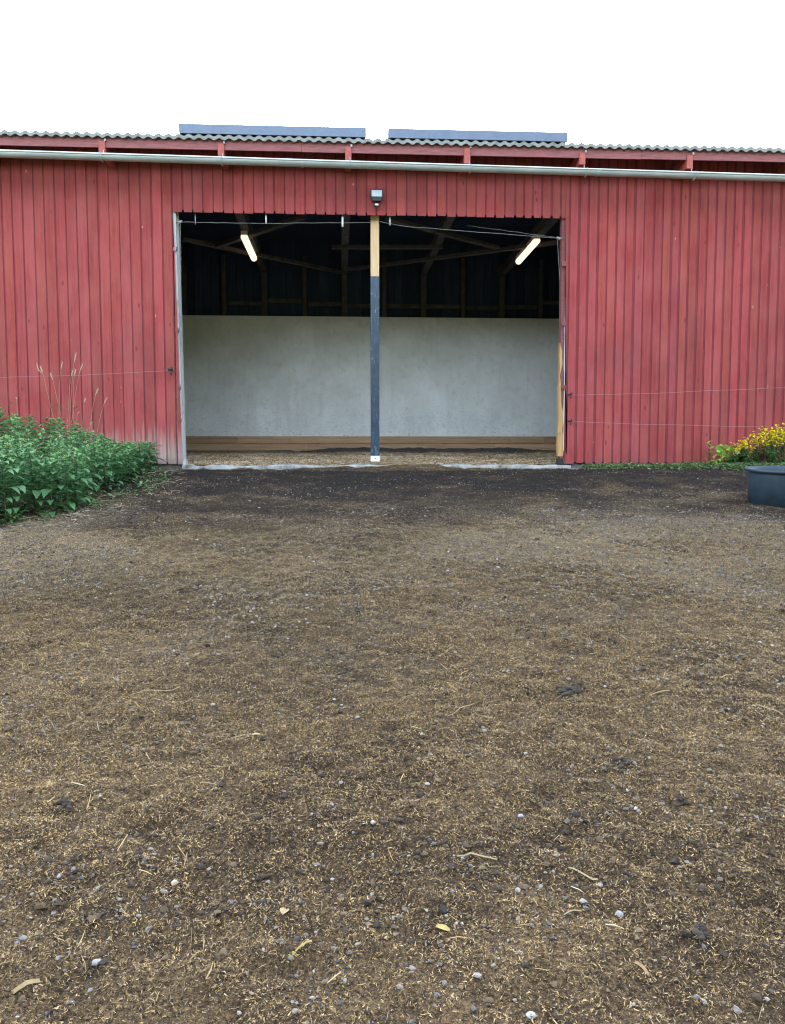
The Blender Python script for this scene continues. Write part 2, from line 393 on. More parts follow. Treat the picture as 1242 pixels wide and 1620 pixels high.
# rest of the shell: inside lining of the front, gable ends, back
BACK = 4.4
s = MB()
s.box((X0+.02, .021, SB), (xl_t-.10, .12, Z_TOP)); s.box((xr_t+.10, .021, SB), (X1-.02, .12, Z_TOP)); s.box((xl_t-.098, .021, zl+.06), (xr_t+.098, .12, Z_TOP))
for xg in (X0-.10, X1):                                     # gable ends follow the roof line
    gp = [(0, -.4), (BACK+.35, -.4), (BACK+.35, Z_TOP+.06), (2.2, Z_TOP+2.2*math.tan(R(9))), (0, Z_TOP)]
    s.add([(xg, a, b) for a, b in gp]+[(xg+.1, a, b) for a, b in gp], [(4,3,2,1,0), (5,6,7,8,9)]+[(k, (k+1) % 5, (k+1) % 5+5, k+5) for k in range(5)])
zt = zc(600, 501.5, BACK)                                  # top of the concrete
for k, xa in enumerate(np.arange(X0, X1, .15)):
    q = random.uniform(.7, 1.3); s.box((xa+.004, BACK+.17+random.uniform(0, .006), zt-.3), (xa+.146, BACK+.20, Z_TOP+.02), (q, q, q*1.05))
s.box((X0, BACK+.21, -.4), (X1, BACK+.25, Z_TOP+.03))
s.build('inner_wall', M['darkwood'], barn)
# concrete back wall with two kick planks
zk1 = zc(600, 690.3, BACK-.03); kw = zc(600, 690.3, BACK-.03)-zc(600, 702, BACK-.03)
s = MB(); s.box((X0, BACK, -.4), (X1, BACK+.14, zt)); s.build('concrete_wall', M['concrete_wall'], barn)
for row in range(2):
    s = MB(); xa = X0
    k = 0
    while xa < X1:
        L_ = random.uniform(2.2, 3.8); q = random.uniform(.66, 1.12)
        s.box((xa+.002, BACK-.036-.003*row-random.uniform(0, .002), zk1-kw*(row+1)+.013), (min(xa+L_, X1)-.002, BACK-.001, zk1-kw*row), (q, q*.98, q*.95)); xa += L_
    s.build('kick_plank', M['kick'], barn)
s = MB(); s.box((X0, BACK-.03, -.4), (X1, BACK-.002, zk1-2*kw-.002)); s.build('footing', M['concrete'], barn)
# plinth and threshold
for a, b in ((X0, xl_b-.01), (xr_b+.09, X1)): s = MB(); s.box((a, .04, -.5), (b, .13, SB-.004), (.42, .40, .36)); s.build('plinth', M['concrete'], barn)
s = MB(); n = 220
top = []; 
for i in range(n+1):
    x = lerp(xl_b+.0, xr_b+.06, i/n); top.append((x, -.085+.06*float(fbm(np.array([x*2.2]), np.array([1.]), 3)[0]), .010+.032*float(fbm(np.array([x*5.]), np.array([4.]), 4)[0])-.01))
vs = []; 
for x, y, z in top: vs += [(x, y, -.3), (x, y, z-.012), (x, y+.02, z), (x, .24, z+.003)]
s.add(vs, [(i*4+j, (i+1)*4+j, (i+1)*4+j+1, i*4+j+1) for i in range(n) for j in range(3)]); s.build('threshold', M['concrete'], barn)
# roof: corrugated sheets on a low gable
EY = -.52; RZ = zc(621, 220.5, EY)                          # front eave
pit = math.tan(R(9)); RY = 2.2
per, amp = .119, .0125
xs = np.arange(X0-.3, X1+.3, per/8); wave = amp*np.cos(xs/per*2*math.pi)
wave = np.sign(wave)*amp*np.abs(wave/amp)**.8
lines = [(EY, RZ), (RY, RZ+(RY-EY)*pit), (BACK+.75, RZ+(RY-EY)*pit-(BACK+.75-RY)*pit)]
vs = []; fs = []
def addsheet(a, b):
    base = sum(len(q) for q in vs)
    P = []
    for (yy, zz) in (a, b): P.append(np.stack([xs, np.full_like(xs, yy), zz+wave], 1))
    for (yy, zz) in (b, a): P.append(np.stack([xs, np.full_like(xs, yy), zz+wave-.042], 1))
    vs.extend(P); n = len(xs)
    for k in range(4):
        i = np.arange(n-1); k2 = (k+1) % 4
        fs.append(np.stack([base+k*n+i, base+k*n+i+1, base+k2*n+i+1, base+k2*n+i], 1))
addsheet(lines[0], lines[1]); addsheet((RY+.002, lines[1][1]), lines[2])
v_ = np.concatenate(vs); mesh_np('roof', v_, np.concatenate(fs), np.ones((len(v_), 3)), M['roof'], barn)
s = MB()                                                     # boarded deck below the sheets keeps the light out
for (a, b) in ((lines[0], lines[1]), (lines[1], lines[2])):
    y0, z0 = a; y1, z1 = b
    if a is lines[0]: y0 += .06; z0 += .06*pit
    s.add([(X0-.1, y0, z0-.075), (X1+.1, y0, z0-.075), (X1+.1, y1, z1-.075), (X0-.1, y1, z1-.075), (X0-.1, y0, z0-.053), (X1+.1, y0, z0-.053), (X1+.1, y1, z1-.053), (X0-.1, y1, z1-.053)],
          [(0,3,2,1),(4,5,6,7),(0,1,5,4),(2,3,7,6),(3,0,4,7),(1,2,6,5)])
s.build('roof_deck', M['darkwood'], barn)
# fascia
FY = -.47; fz0 = zc(621, 243.3, FY); fz1 = RZ-.014
s = MB(); xa = X0-.25
while xa < X1+.2:
    xb = min(xa+4.2, X1+.25); s.box((xa+.0015, FY, fz0+random.uniform(-.004, .004)), (xb-.0015, FY+.022, fz1)); xa = xb
s.build('fascia', M['fascia'], barn)
# rafter tails (joists that carry fascia and gutter)
tails = [at(px, 240, FY).x for px in (-30, 162, 350, 551, 739, 921, 1091, 1262)]
sp_ = tails[2]-tails[1]; tails = [tails[0]-sp_*k for k in (2, 1)]+tails+[tails[-1]+sp_]
for k, x in enumerate(tails):
    if not X0 < x < X1: continue
    s = MB(); zb = fz0-.095+random.uniform(-.012, .01); zt_ = fz0+.06+random.uniform(-.01, .02)
    s.prism([(x-.037, zb), (x+.037, zb), (x+.037, zt_), (x-.037, zt_)], FY-.022, FY-.001)
    s.box((x-.036, FY+.0225, zb+.002), (x+.036, -.028, fz0+.05)); s.box((x-.036, FY-.001, zb+.002), (x+.036, FY+.0223, fz0-.006))
    r = s.build('rafter_tail', M['rafter'], barn)
    s = MB(); s.box((x+.028, FY-.026, zt_+.001), (x+.05, FY-.002, zt_+.03)); s.build('nail_plate', M['wire'], r)
# gutter: half-round, falling a little to the right
GR = .056; GY = FY-.095
gl, gr_ = zc(0, 243, GY), zc(1242, 282, GY); gxl, gxr = at(0, 243, GY).x, at(1242, 282, GY).x
gz = lambda x: gl+(gr_-gl)*(x-gxl)/(gxr-gxl)+.012
s = MB(); xs2 = [X0-.3, -4, -2, 0, 2, 4, X1+.3]; prof = []
for j in range(17): t = math.pi+math.pi*j/16; prof.append((GR*math.cos(t), GR*math.sin(t)))
prof2 = [(GR*.93*math.cos(math.pi+math.pi*j/16), GR*.93*math.sin(math.pi+math.pi*j/16)+.002) for j in range(16, -1, -1)]
bead = [(-GR-.011+.011*math.cos(a), .004+.011*math.sin(a)) for a in np.linspace(0, 1.75*math.pi, 9)]
pr = bead[::-1][:0]+prof+prof2; n = len(pr)
vs = [(x, GY+a, gz(x)+b) for x in xs2 for a, b in pr]
s.add(vs, [(i*n+j, (i+1)*n+j, (i+1)*n+(j+1) % n, i*n+(j+1) % n) for i in range(len(xs2)-1) for j in range(n)], (1, 1, 1), True)
s.tube([(x, GY-GR-.004, gz(x)+.006) for x in xs2], .0105, 8, (1.5, 1.5, 1.5))  # front bead tinted brighter: its highlight is painted into the colour
for xj in (at(945, 270, GY).x, at(-10, 240, GY).x, at(478, 258, GY).x):
    for e in (0,):
        m = 16; vs = []
        for xx in (xj-.02, xj+.02):
            for j in range(m+1): t = math.pi+math.pi*j/m; vs.append((xx, GY+(GR+.004)*math.cos(t), gz(xx)+(GR+.004)*math.sin(t)))
        s.add(vs, [(j, m+1+j, m+2+j, j+1) for j in range(m)], (1.1, 1.1, 1.1), True)
gut = s.build('gutter', M['zinc'], barn)
for x in tails:
    if not X0 < x < X1: continue
    s = MB(); z = gz(x+.02); xx = x+.02
    pts = [(xx, FY-.026, z+.09), (xx, FY-.028, z+.02)]+[(xx, GY+(GR+.007)*math.cos(t), z+(GR+.007)*math.sin(t)) for t in np.linspace(0, -math.pi, 12)]+[(xx, GY-GR-.018, z+.018)]
    for p, q in zip(pts[:-1], pts[1:]): s.beam(p, q, .022, .005, (1, 1, 1), Vector((1, 0, 0)))
    s.build('gutter_bracket', M['zinc'], gut)
# doorway: left jamb (white), right jamb (red, chewed to bare pine)
s = MB(); jt, jb = at(278.8, 345, .06).x, at(290.8, 722, .06).x
s.prism([(xl_b-.012, .03), (jb, .03), (jt, zl+.05), (xl_t-.012, zl+.05)], .021, .11)
s.prism([(jb-.028, .035), (jb+.012, .035), (jt+.012, zl+.05), (jt-.028, zl+.05)], .112, .19, (.82, .86, .9))
jl = s.build('door_jamb', M['jambwhite'], barn); jl['label'] = 'white flaking door jamb'
for py in (393, 521, 612, 663):
    p = at(276+(py-393)*.024, py, .0); s = MB(); s.box((p.x-.012, -.005, p.z-.028), (p.x+.035, .0205, p.z+.012)); s.tube([(p.x+.03, -.014, p.z-.03), (p.x+.03, -.014, p.z+.018)], .012, 8, (.25, .23, .22)); s.build('hinge_pin', M['jambwhite'], jl)
s = MB(); s.box((jb-.005, .0, -.02), (jb+.04, .12, .09), (.9, .9, .88)); s.build('jamb_foot', M['jambwhite'], jl)
s = MB(); r0, r1 = at(888, 356, .06).x, at(883.5, 712, .06).x
rnd = random.Random(3); nseg = 60; xi = []
for k in range(nseg+1):
    z = lerp(.12, zl+.05, k/nseg); e = lerp(r1, r0, k/nseg)
    xi.append((e, z))
s.prism([(xi[0][0]+.012, .10), (xr_b+.03, .10), (xr_t+.05, zl+.05), (r0+.0, zl+.05)], .03, .13, (.86, .82, .84))
jr = s.build('door_jamb', M['fascia'], barn); jr['label'] = 'red door jamb chewed to orange wood'
s = MB(); vs = []; fs = []                                    # chewed inner face with a ragged outline
zs = np.linspace(.13, 1.62, 46)
for i, z in enumerate(zs):
    e = lerp(r1, r0, z/zl); bite = .030*float(fbm(np.array([z*3.1]), np.array([2.]), 3)[0])-.012
    wv = float(np.interp(z, [0, .4, .5, .7, .8, 1.0, 1.1, 1.18, 1.28, 1.38, 1.5, 1.62], [.075, .078, .060, .066, .042, .040, .022, .004, .016, .042, .030, .003]))*(.75+.5*float(vnoise(z*9.2, 7)))
    x0 = e-.012+bite; vs += [(x0, .028, z), (x0+wv, .0265, z), (x0+.006, .13, z)]
for i in range(len(zs)-1): fs += [(i*3, i*3+1, i*3+4, i*3+3), (i*3+2, i*3, i*3+3, i*3+5)]
s.add(vs, fs); s.build('chewed_edge', M['chewed'], jr)
s = MB(); zz_ = np.linspace(.16, 2.2, 40); s.prism([(xr_b-.006+.01*float(vnoise(z*5, 11)), z) for z in zz_]+[(xr_b-.024-.014*float(vnoise(z*6, 2)), z) for z in zz_[::-1]][:-1], .004, .02, (1.1, 1.08, 1.12)); s.build('white_strip', M['jambwhite'], jr)
for py in (417, 511, 612):
    p = at(892.5, py, .0); s = MB(); s.box((p.x-.03, -.012, p.z-.035), (p.x+.02, .0035, p.z+.025), (.75, .7, .7)); s.build('hinge_pin', M['fascia'], jr)
s = MB(); s.box((r1-.01, .035, -.02), (r1+.055, .12, .099), (.55, .53, .5)); s.build('jamb_foot', M['beam'], jr)
# the centre post
pa = at(586.3, 437, .12); pb = at(600.2, 437, .12); pxl, pxr = pa.x, pb.x; pz1 = pa.z; pz0 = zc(594, 721, .12)
s = MB(); s.box((pxl+.003, .123, pz1+.001), (pxr-.003, .225, Z_TOP-.1)); post = s.build('post', M['palewood'], barn)
s = MB(); s.box((pxl, .12, pz0), (pxr, .228, pz1)); s.build('post_cover', M['wrap'], post, .006)
s = MB(); s.box((pxl-.002, .117, pz0-.075), (pxr+.001, .231, pz0-.002)); s.tube([((pxl+pxr)/2, .114, pz0-.035), ((pxl+pxr)/2, .12, pz0-.035)], .008, 8, (.2, .2, .2)); s.build('post_shoe', M['white'], post)
# roof timbers inside
zti = zc(600, 432, BACK)
xA, xB = at(545, 432, BACK).x, at(671, 432, BACK).x; spc = xB-xA
ties = [xA+spc*k for k in range(-5, 7)]
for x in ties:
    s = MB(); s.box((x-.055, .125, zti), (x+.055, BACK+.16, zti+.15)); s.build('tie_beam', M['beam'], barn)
for k in range(-9, 13):
    x = xA+spc*k/2; s = MB(); w2 = .05 if k % 2 == 0 else .035
    s.box((x-w2, BACK+.04, zt-.1 if False else zt+.001), (x+w2, BACK+.135, zti-.002 if k % 2 == 0 else zti+.3)); s.build('stud', M['beam'], barn).scale = (1, 1, 1)
zr = zc(600, 484, BACK+.1)
for k in range(-9, 12):
    if random.random() < .75:
        s = MB(); x = xA+spc*k/2; dz = random.uniform(-.05, .07); s.box((x+.055, BACK+.1, zr+dz), (x+spc/2-.055, BACK+.15, zr+dz+.07)); s.build('nailing_rail', M['beam'], barn)
zbr = zti-.03
for (p, q) in (((287, 378), (541, 431)), ((887, 383), (553, 426)), ((480, 343), (340, 390)), ((612, 345), (787, 392)), ((525, 391), (700, 391))):
    a = at_z(*p, zbr); b = at_z(*q, zbr); s = MB(); a.y = max(a.y, .14); s.beam(a, b, .09, .05 if p[0] != 480 else .056); s.build('brace', M['beam'], barn)

# ------------------------------------------------------------------ fittings on the barn
def lamp_tube(p0, p1, label):
    a = at_z(*p0, zti-.085); b = at_z(*p1, zti-.085); t = empty('strip_light', ((a+b)/2)); t.location.z = zti
    d = (b-a).normalized(); h = (b-a).length/2; side = d.cross(Vector((0, 0, 1)))
    s = MB(); s.beam(-d*h+Vector((0, 0, -.032)), d*h+Vector((0, 0, -.032)), .09, .06); s.build('housing', M['white'], t)
    s = MB(); s.tube([-d*(h-.02)+Vector((0, 0, -.085)), d*(h-.02)+Vector((0, 0, -.085))], .05, 12); s.build('diffuser', M['tube'], t)
    tag(t, label, 'light', 'strip lights under the roof beams')
lamp_tube((386, 374), (402, 409), 'lit warm strip light under the dark roof left of the centre post')
lamp_tube((850, 380), (820, 414), 'lit warm strip light under the dark roof right of the centre post')
# floodlight over the doorway
p = at(596, 310, -.09); fl = empty('floodlight', (p.x, -.028, p.z)); tag(fl, 'small black floodlight with pale glass and motion sensor above the centre post', 'floodlight')
tl = R(14)
def rotx(v): return Matrix.Rotation(-tl, 3, 'X') @ Vector(v)
s = MB(); hw, hh = .082, .058
poly = [(-hw*.62, -hh-.035), (hw*.62, -hh-.035), (hw, -hh*.3), (hw, hh), (hw*.9, hh+.012), (-hw*.9, hh+.012), (-hw, hh), (-hw, -hh*.3)]
s.prism(poly, -.085, -.045); s.v = [tuple(rotx(v)) for v in s.v]; s.build('housing', M['blackmetal'], fl, .004)
s = MB(); s.prism([(-hw*.78, -hh*.62), (hw*.78, -hh*.62), (hw*.80, hh*.86), (-hw*.80, hh*.86)], -.0885, -.0855); s.v = [tuple(rotx(v)) for v in s.v]; s.build('glass', M['lens'], fl)
s = MB(); s.beam((-.05, -.06, -.02), (-.05, -.001, -.02), .012, .03); s.beam((.05, -.06, -.02), (.05, -.001, -.02), .012, .03); s.box((-.06, -.012, -.05), (.06, -.0005, .02)); s.build('bracket', M['blackmetal'], fl)
s = MB(); s.box((-.032, -.10, -.135), (.032, -.045, -.096)); sn = s.build('sensor', M['blackmetal'], fl, .006)
s = MB(); s.box((-.020, -.106, -.128), (.020, -.1005, -.106)); s.build('sensor_window', M['white'], sn, .002)
# solar panels lying on the roof edge
def solar(pxa, pxb, label):
    y0 = EY-.005; a, b = at(pxa, 215, y0).x, at(pxb, 218, y0).x; z = RZ+amp+.004
    t = empty('solar_panel', ((a+b)/2, y0, z)); hw = (b-a)/2; Ld = 1.7; c = Vector((0, math.cos(R(9)), math.sin(R(9)))); nrm = Vector((0, -math.sin(R(9)), math.cos(R(9))))
    def slab(s, x0, x1, d0, d1, h0, h1):
        vs = [Vector((x, 0, 0))+c*d+nrm*h for h in (h0, h1) for (x, d) in ((x0, d0), (x1, d0), (x1, d1), (x0, d1))]
        s.add(vs, [(0,3,2,1),(4,5,6,7),(0,1,5,4),(1,2,6,5),(2,3,7,6),(3,0,4,7)])
    s = MB(); slab(s, -hw, hw, 0, .03, 0, .108); slab(s, -hw, hw, Ld-.03, Ld, 0, .108); slab(s, -hw, -hw+.03, .031, Ld-.031, 0, .108); slab(s, hw-.03, hw, .031, Ld-.031, 0, .108); s.build('frame', M['alu'], t, .003)
    s = MB(); slab(s, -hw+.031, hw-.031, .031, Ld-.031, .085, .098); s.build('solar_cells', M['panel'], t)
    s = MB()
    for q in (.4, 1.2): slab(s, -hw+.031, hw-.031, q, q+.04, .0, .084)
    s.build('rail', M['alu'], t)
    tag(t, label, 'solar panel', 'solar panels along the roof edge')
solar(283, 579.5, 'long grey-framed solar panel on the roof edge left of the bright gap')
solar(614, 898, 'long grey-framed solar panel on the roof edge right of the bright gap')

# fence wires and insulators
def wire(pts, label, r=.0014, cat='wire', sag=0):
    P = []
    for i in range(len(pts)-1):
        for k in range(8): t = k/8; P.append(pts[i].lerp(pts[i+1], t)+Vector((0, 0, -sag*4*t*(1-t)+random.uniform(-.003, .003))))
    P.append(pts[-1]); s = MB(); s.tube(P, r, 5); o = s.build('fence_wire', M['wire'], None); tag(o, label, cat); return o
WY = -.075
wire([at(-160, 606, WY), at(0, 597, WY), at(130, 593.5, WY), at(270, 586, WY)], 'thin electric wire along the red boards left of the doorway')
wire([at(905, 625, WY), at(1040, 622, WY), at(1242, 613, WY), at(1400, 606, WY)], 'upper thin electric wire along the red boards right of the doorway')
wire([at(905, 667, WY), at(1010, 671, WY), at(1242, 676, WY), at(1400, 681, WY)], 'lower thin electric wire along the red boards right of the doorway')
wire([at(284, 351, .03), at(400, 353.5, .05), at(586, 352, .10)], 'thin wire strung across the left half of the doorway top', .0027)
wire([at(601, 350.5, .10), at(640, 358, .06), at(740, 366, .05), at(885, 377, .02)], 'thin wire strung across the right half of the doorway top', .0027)
wire([at(740, 357, .2), at(810, 366, .12), at(885, 376.5, .03)], 'faint second wire slanting down to the right corner of the doorway', .002)
wire([at(285, 353, .015), at(286, 390, .015), at(286.5, 470, .015)], 'loose wire hanging down beside the white left jamb', .0022)
wire([at(882, 378, .02), at(883.5, 410, .02), at(886, 445, .02)], 'loose wire hanging down beside the red right jamb', .0022)
def insulator(p, label, bent=0, k=1.):
    t = empty('insulator', p); s = MB(); s.tube([(0, .06*k, 0), (0, 0, 0), (bent*.02, -.02*k, .004)], [.010*k, .010*k, .012*k], 8); s.build('peg', M['dark'], t)
    s = MB(); s.tube([(-.02*k+bent*.03, -.028*k, -.012*bent), (.024*k, -.026*k, .012+.012*bent)], [.013*k, .016*k], 8); s.tube([(0, -.028*k, -.02*k), (.014*k, -.02*k, -.05*k)], .007*k, 6); s.build('clip', M['dark'], t)
    tag(t, label, 'insulator')
insulator(at(270, 585, WY+.02), 'black clip insulator on the red boards left of the doorway', 0, 1.3)
insulator(at(901, 624, WY+.02), 'upper black insulator on the red board edge right of the doorway', 1)
insulator(at(901, 666, WY+.02), 'lower black insulator on the red board edge right of the doorway', 1)
def ringins(p, s_, label):
    t = empty('insulator', p); s = MB(); s.tube([(s_*-.05, .01, 0), (s_*-.0, 0, .0), (s_*.035, -.008, .006)], [.009, .012, .017], 8); s.tube([(0, 0, .012), (0, -.004, -.02)], .014, 8); s.build('peg', M['wire'], t); tag(t, label, 'insulator')
ringins(at(284, 351, .03), 1, 'grey corner insulator at the top of the white left jamb')
ringins(at(885, 377, .02), -1, 'grey corner insulator at the top of the red right jamb')
for px, py, h, lab, r in ((309, 348, .055, 'thin grey hanger on the doorway wire, nearest the white left jamb', .005), (421, 347.5, .05, 'short white hanger on the doorway wire below the left strip light beam', .010), (542, 351, .062, 'longest white hanger on the doorway wire, left of the centre post', .013), (617, 350, .05, 'grey hanger on the doorway wire just right of the centre post', .013)):
    p = at(px, py, .055); t = empty('wire_hanger', p); s = MB(); s.tube([(0, 0, -h), (0, 0, h)], r, 8, (.55, .57, .6) if 'grey' in lab else (1, 1, 1)); s.build('sleeve', M['white'], t)
    s = MB(); s.tube([(0, 0, h), (0, 0, zl+.045-p.z)], .004, 5); s.build('hook', M['wire'], t); tag(t, lab, 'wire hanger', 'hangers on the doorway wire')

# ------------------------------------------------------------------ bedding inside
zbk = zc(600, 713, BACK-.1)
def bed_z(x, y):
    t = np.clip((y-.2)/(BACK-.3), 0, 1)
    return .015+(zbk-.02)*(t**.75)+.05*(fbm(x*1.7, y*1.7+30, 4)-.5)*np.clip((y-.1)*2, .2, 1)+.03*(fbm(x*9, y*9, 3)-.5)
bx = np.arange(X0+.05, X1, .05); by = np.arange(.14, BACK-.035, .035); BX, BY = np.meshgrid(bx, by); xf2, yf2 = BX.ravel(), BY.ravel()
nx, ny = len(bx), len(by); ii = np.arange((ny-1)*(nx-1)); r_, c_ = ii//(nx-1), ii % (nx-1)
bc = np.array([.66, .55, .43])[None]*(.6+.8*fbm(xf2*2, yf2*2, 4)[:, None])
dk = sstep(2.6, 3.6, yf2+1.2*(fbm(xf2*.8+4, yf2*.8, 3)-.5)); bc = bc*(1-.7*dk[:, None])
bed = mesh_np('straw_bedding', np.stack([xf2, yf2, bed_z(xf2, yf2)], 1), np.stack([r_*nx+c_, r_*nx+c_+1, (r_+1)*nx+c_+1, (r_+1)*nx+c_], 1), bc, M['soil'], smooth=True)
tag(bed, 'brown trampled straw bedding covering the barn floor', 'bedding', kind='stuff')
mx = np.arange(at(440, 700, 4).x, at(900, 700, 4).x, .03); my = np.linspace(3.5, BACK-.04, 16); MX, MY = np.meshgrid(mx, my); xm, ym = MX.ravel(), MY.ravel()
env = np.clip(np.sin((xm-mx[0])/(mx[-1]-mx[0])*math.pi)*1.6, 0, 1)
zm = bed_z(xm, ym)-.02+env*(.01+.07*sstep(3.5, 4.2, ym)*(.35+.9*fbm(xm*1.6+9, ym*.5, 4)))+.02*(fbm(xm*14, ym*14, 2)-.5)
nx, ny = len(mx), len(my); ii = np.arange((ny-1)*(nx-1)); r_, c_ = ii//(nx-1), ii % (nx-1)
mk = mesh_np('muck_heap', np.stack([xm, ym, zm], 1), np.stack([r_*nx+c_, r_*nx+c_+1, (r_+1)*nx+c_+1, (r_+1)*nx+c_], 1), np.ones((len(xm), 3)), M['muck'], smooth=False)
tag(mk, 'dark wet muck banked against the planks of the back wall', 'muck', kind='stuff')

# ------------------------------------------------------------------ litter and gravel on the yard
def spots(n, d0, d1, power=1.0, xm=.62):
    d = d0+(d1-d0)*rng.random(n)**power; half = d*.5*1.08+.5
    x = (rng.random(n)*2-1)*half+d*math.tan(YAW); return x, d-DIST
def fibres(x, y, z, length, width, tilt, col_, zfun=None):
    n = len(x); a = rng.random(n)*2*math.pi; e = (rng.random(n)-.35)*tilt; ro = (rng.random(n)-.5)*2.4
    dx = np.stack([np.cos(a)*np.cos(e), np.sin(a)*np.cos(e), np.sin(e)], 1)
    sx = np.stack([-np.sin(a)*np.cos(ro), np.cos(a)*np.cos(ro), np.sin(ro)], 1)
    nn = np.cross(dx, sx)
    c = np.stack([x, y, z+.35*length*np.abs(np.sin(e))+width*.3], 1); L2 = dx*(length/2)[:, None]; W2 = sx*(width/2)[:, None]; bend = nn*(length*(rng.random(n)-.4)*.25)[:, None]
    v = np.stack([c-L2-W2*.8, c-L2+W2*.8, c-W2+bend, c+W2+bend, c+L2-W2*.7, c+L2+W2*.7], 1).reshape(-1, 3)
    b = np.arange(n)*6; f = np.concatenate([np.stack([b, b+2, b+3, b+1], 1), np.stack([b+2, b+4, b+5, b+3], 1)])
    return v, f, np.repeat(col_, 6, 0)
PAL = np.array([[.45, .305, .138], [.29, .19, .09], [.130, .082, .042], [.37, .24, .095], [.036, .026, .020], [.46, .36, .215], [.26, .205, .15]])
def litter(name, n, d0, d1, lmin, lmax, probs, label, power=1.0, wr=.16):
    x, y = spots(n, d0, d1, power); z = ground_z(x, y); _, damp, grey, clod = ground_col(x, y)
    tuft = fbm(x*21, y*21, 3); z = z+.012*np.clip((tuft-.42)*4, 0, 1)*rng.random(n); keep = (rng.random(n) > damp*.72+clod*.35) & (rng.random(n) < .35+1.1*sstep(.36, .62, tuft)); 
    keep &= ~((y > -.08) & ((x < xl_b) | (x > xr_b)))
    x, y, z, damp = x[keep], y[keep], z[keep], damp[keep]; n = len(x); z = np.where((y > -.085), np.maximum(z, .022), z)
    ln = lmin+(lmax-lmin)*rng.random(n)**2.2; k = rng.choice(len(PAL), n, p=probs)
    c = PAL[k]*(.55+.9*rng.random(n))[:, None]*(.75+.55*fbm(x*.7+21, y*.8+2, 3))[:, None]; c = c*(1-.62*damp*(rng.random(n) < .86))[:, None]
    v, f, t = fibres(x, y, z, ln, np.clip(ln*wr*(.5+rng.random(n)), .0009, .005), 1.5, c)
    o = mesh_np(name, v, f, t, M['litter']); tag(o, label, 'litter', kind='stuff'); return o
def chaff(name, n, d0, d1, lmin, lmax, probs, label, power, shape=2.0):
    x, y = spots(n, d0, d1, power); z = ground_z(x, y); _, damp, grey, clod = ground_col(x, y); tuft = fbm(x*24, y*24, 3)
    keep = (rng.random(n) > damp*.7+clod*.2) & (rng.random(n) < .78+.3*sstep(.36, .6, tuft)); x, y, z, damp, tuft = x[keep], y[keep], z[keep], damp[keep], tuft[keep]; n = len(x)
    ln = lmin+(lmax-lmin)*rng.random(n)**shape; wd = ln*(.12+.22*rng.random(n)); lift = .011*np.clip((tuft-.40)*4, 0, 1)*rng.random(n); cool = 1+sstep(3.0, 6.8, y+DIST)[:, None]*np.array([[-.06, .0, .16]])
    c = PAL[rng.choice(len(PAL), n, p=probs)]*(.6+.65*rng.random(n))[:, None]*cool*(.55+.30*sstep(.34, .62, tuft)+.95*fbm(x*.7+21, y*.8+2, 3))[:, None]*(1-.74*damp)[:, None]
    a = rng.random(n)*2*math.pi; e = (rng.random(n)-.35)*1.5; ro = (rng.random(n)-.5)*2.6
    dx = np.stack([np.cos(a)*np.cos(e), np.sin(a)*np.cos(e), np.sin(e)], 1)*(ln/2)[:, None]
    sx = np.stack([-np.sin(a)*np.cos(ro), np.cos(a)*np.cos(ro), np.sin(ro)], 1)*(wd/2)[:, None]
    p = np.stack([x, y, z+lift+.35*ln*np.abs(np.sin(e))+wd*.2], 1)
    v = np.stack([p-dx-sx*.6, p-dx*.2-sx, p+dx, p-dx+sx], 1).reshape(-1, 3)
    o = mesh_np(name, v, np.arange(n*4).reshape(-1, 4), np.repeat(c, 4, 0), M['litter']); tag(o, label, 'litter', kind='stuff'); return o
chaff('wood_litter', 2300000, 1.4, 6.4, .0028, .0115, [.22, .24, .20, .16, .13, .02, .03], 'fine crumbly brown wood and straw litter over the near yard', .74)
chaff('trampled_litter', 620000, 4.6, 10.9, .005, .017, [.24, .24, .18, .16, .08, .05, .05], 'fine trampled straw and wood litter over the far yard', .9)
litter('straw_litter', 26000, 1.4, 10.8, .012, .045, [.30, .22, .08, .26, .02, .08, .04], 'scattered thin straw stems over the yard', .8, .055)
# clods of dung and soil
def lumps(x, y, z, r, colr, flat=.7, sink=.25):
    n = len(x); ico_v = []; t = (1+5**.5)/2
    iv = np.array([(-1,t,0),(1,t,0),(-1,-t,0),(1,-t,0),(0,-1,t),(0,1,t),(0,-1,-t),(0,1,-t),(t,0,-1),(t,0,1),(-t,0,-1),(-t,0,1)])/math.hypot(1, t)
    fi = np.array([(0,11,5),(0,5,1),(0,1,7),(0,7,10),(0,10,11),(1,5,9),(5,11,4),(11,10,2),(10,7,6),(7,1,8),(3,9,4),(3,4,2),(3,2,6),(3,6,8),(3,8,9),(4,9,5),(2,4,11),(6,2,10),(8,6,7),(9,8,1)])
    a = rng.random(n)*2*math.pi; jit = 1+.75*(rng.random((n, 12))-.5); sc = np.stack([1+.5*rng.random(n), .7+.4*rng.random(n), np.full(n, flat)*(.7+.6*rng.random(n))], 1)
    p = iv[None]*jit[:, :, None]*sc[:, None, :]*r[:, None, None]
    ca, sa = np.cos(a)[:, None], np.sin(a)[:, None]
    q = np.stack([p[:, :, 0]*ca-p[:, :, 1]*sa, p[:, :, 0]*sa+p[:, :, 1]*ca, p[:, :, 2]], 2)
    q += np.stack([x, y, z+r*flat*(1-sink*2)], 1)[:, None, :]
    return q.reshape(-1, 3), (fi[None]+(np.arange(n)*12)[:, None, None]).reshape(-1, 3), np.repeat(colr, 12, 0)
n = 80000; x, y = spots(n, 1.4, 9.5, .8); _, damp, grey, clod = ground_col(x, y); keep = rng.random(n) < .35+.65*np.clip(clod*1.6+damp*.5, 0, 1)*.8; x, y, damp = x[keep], y[keep], damp[keep]; n = len(x)
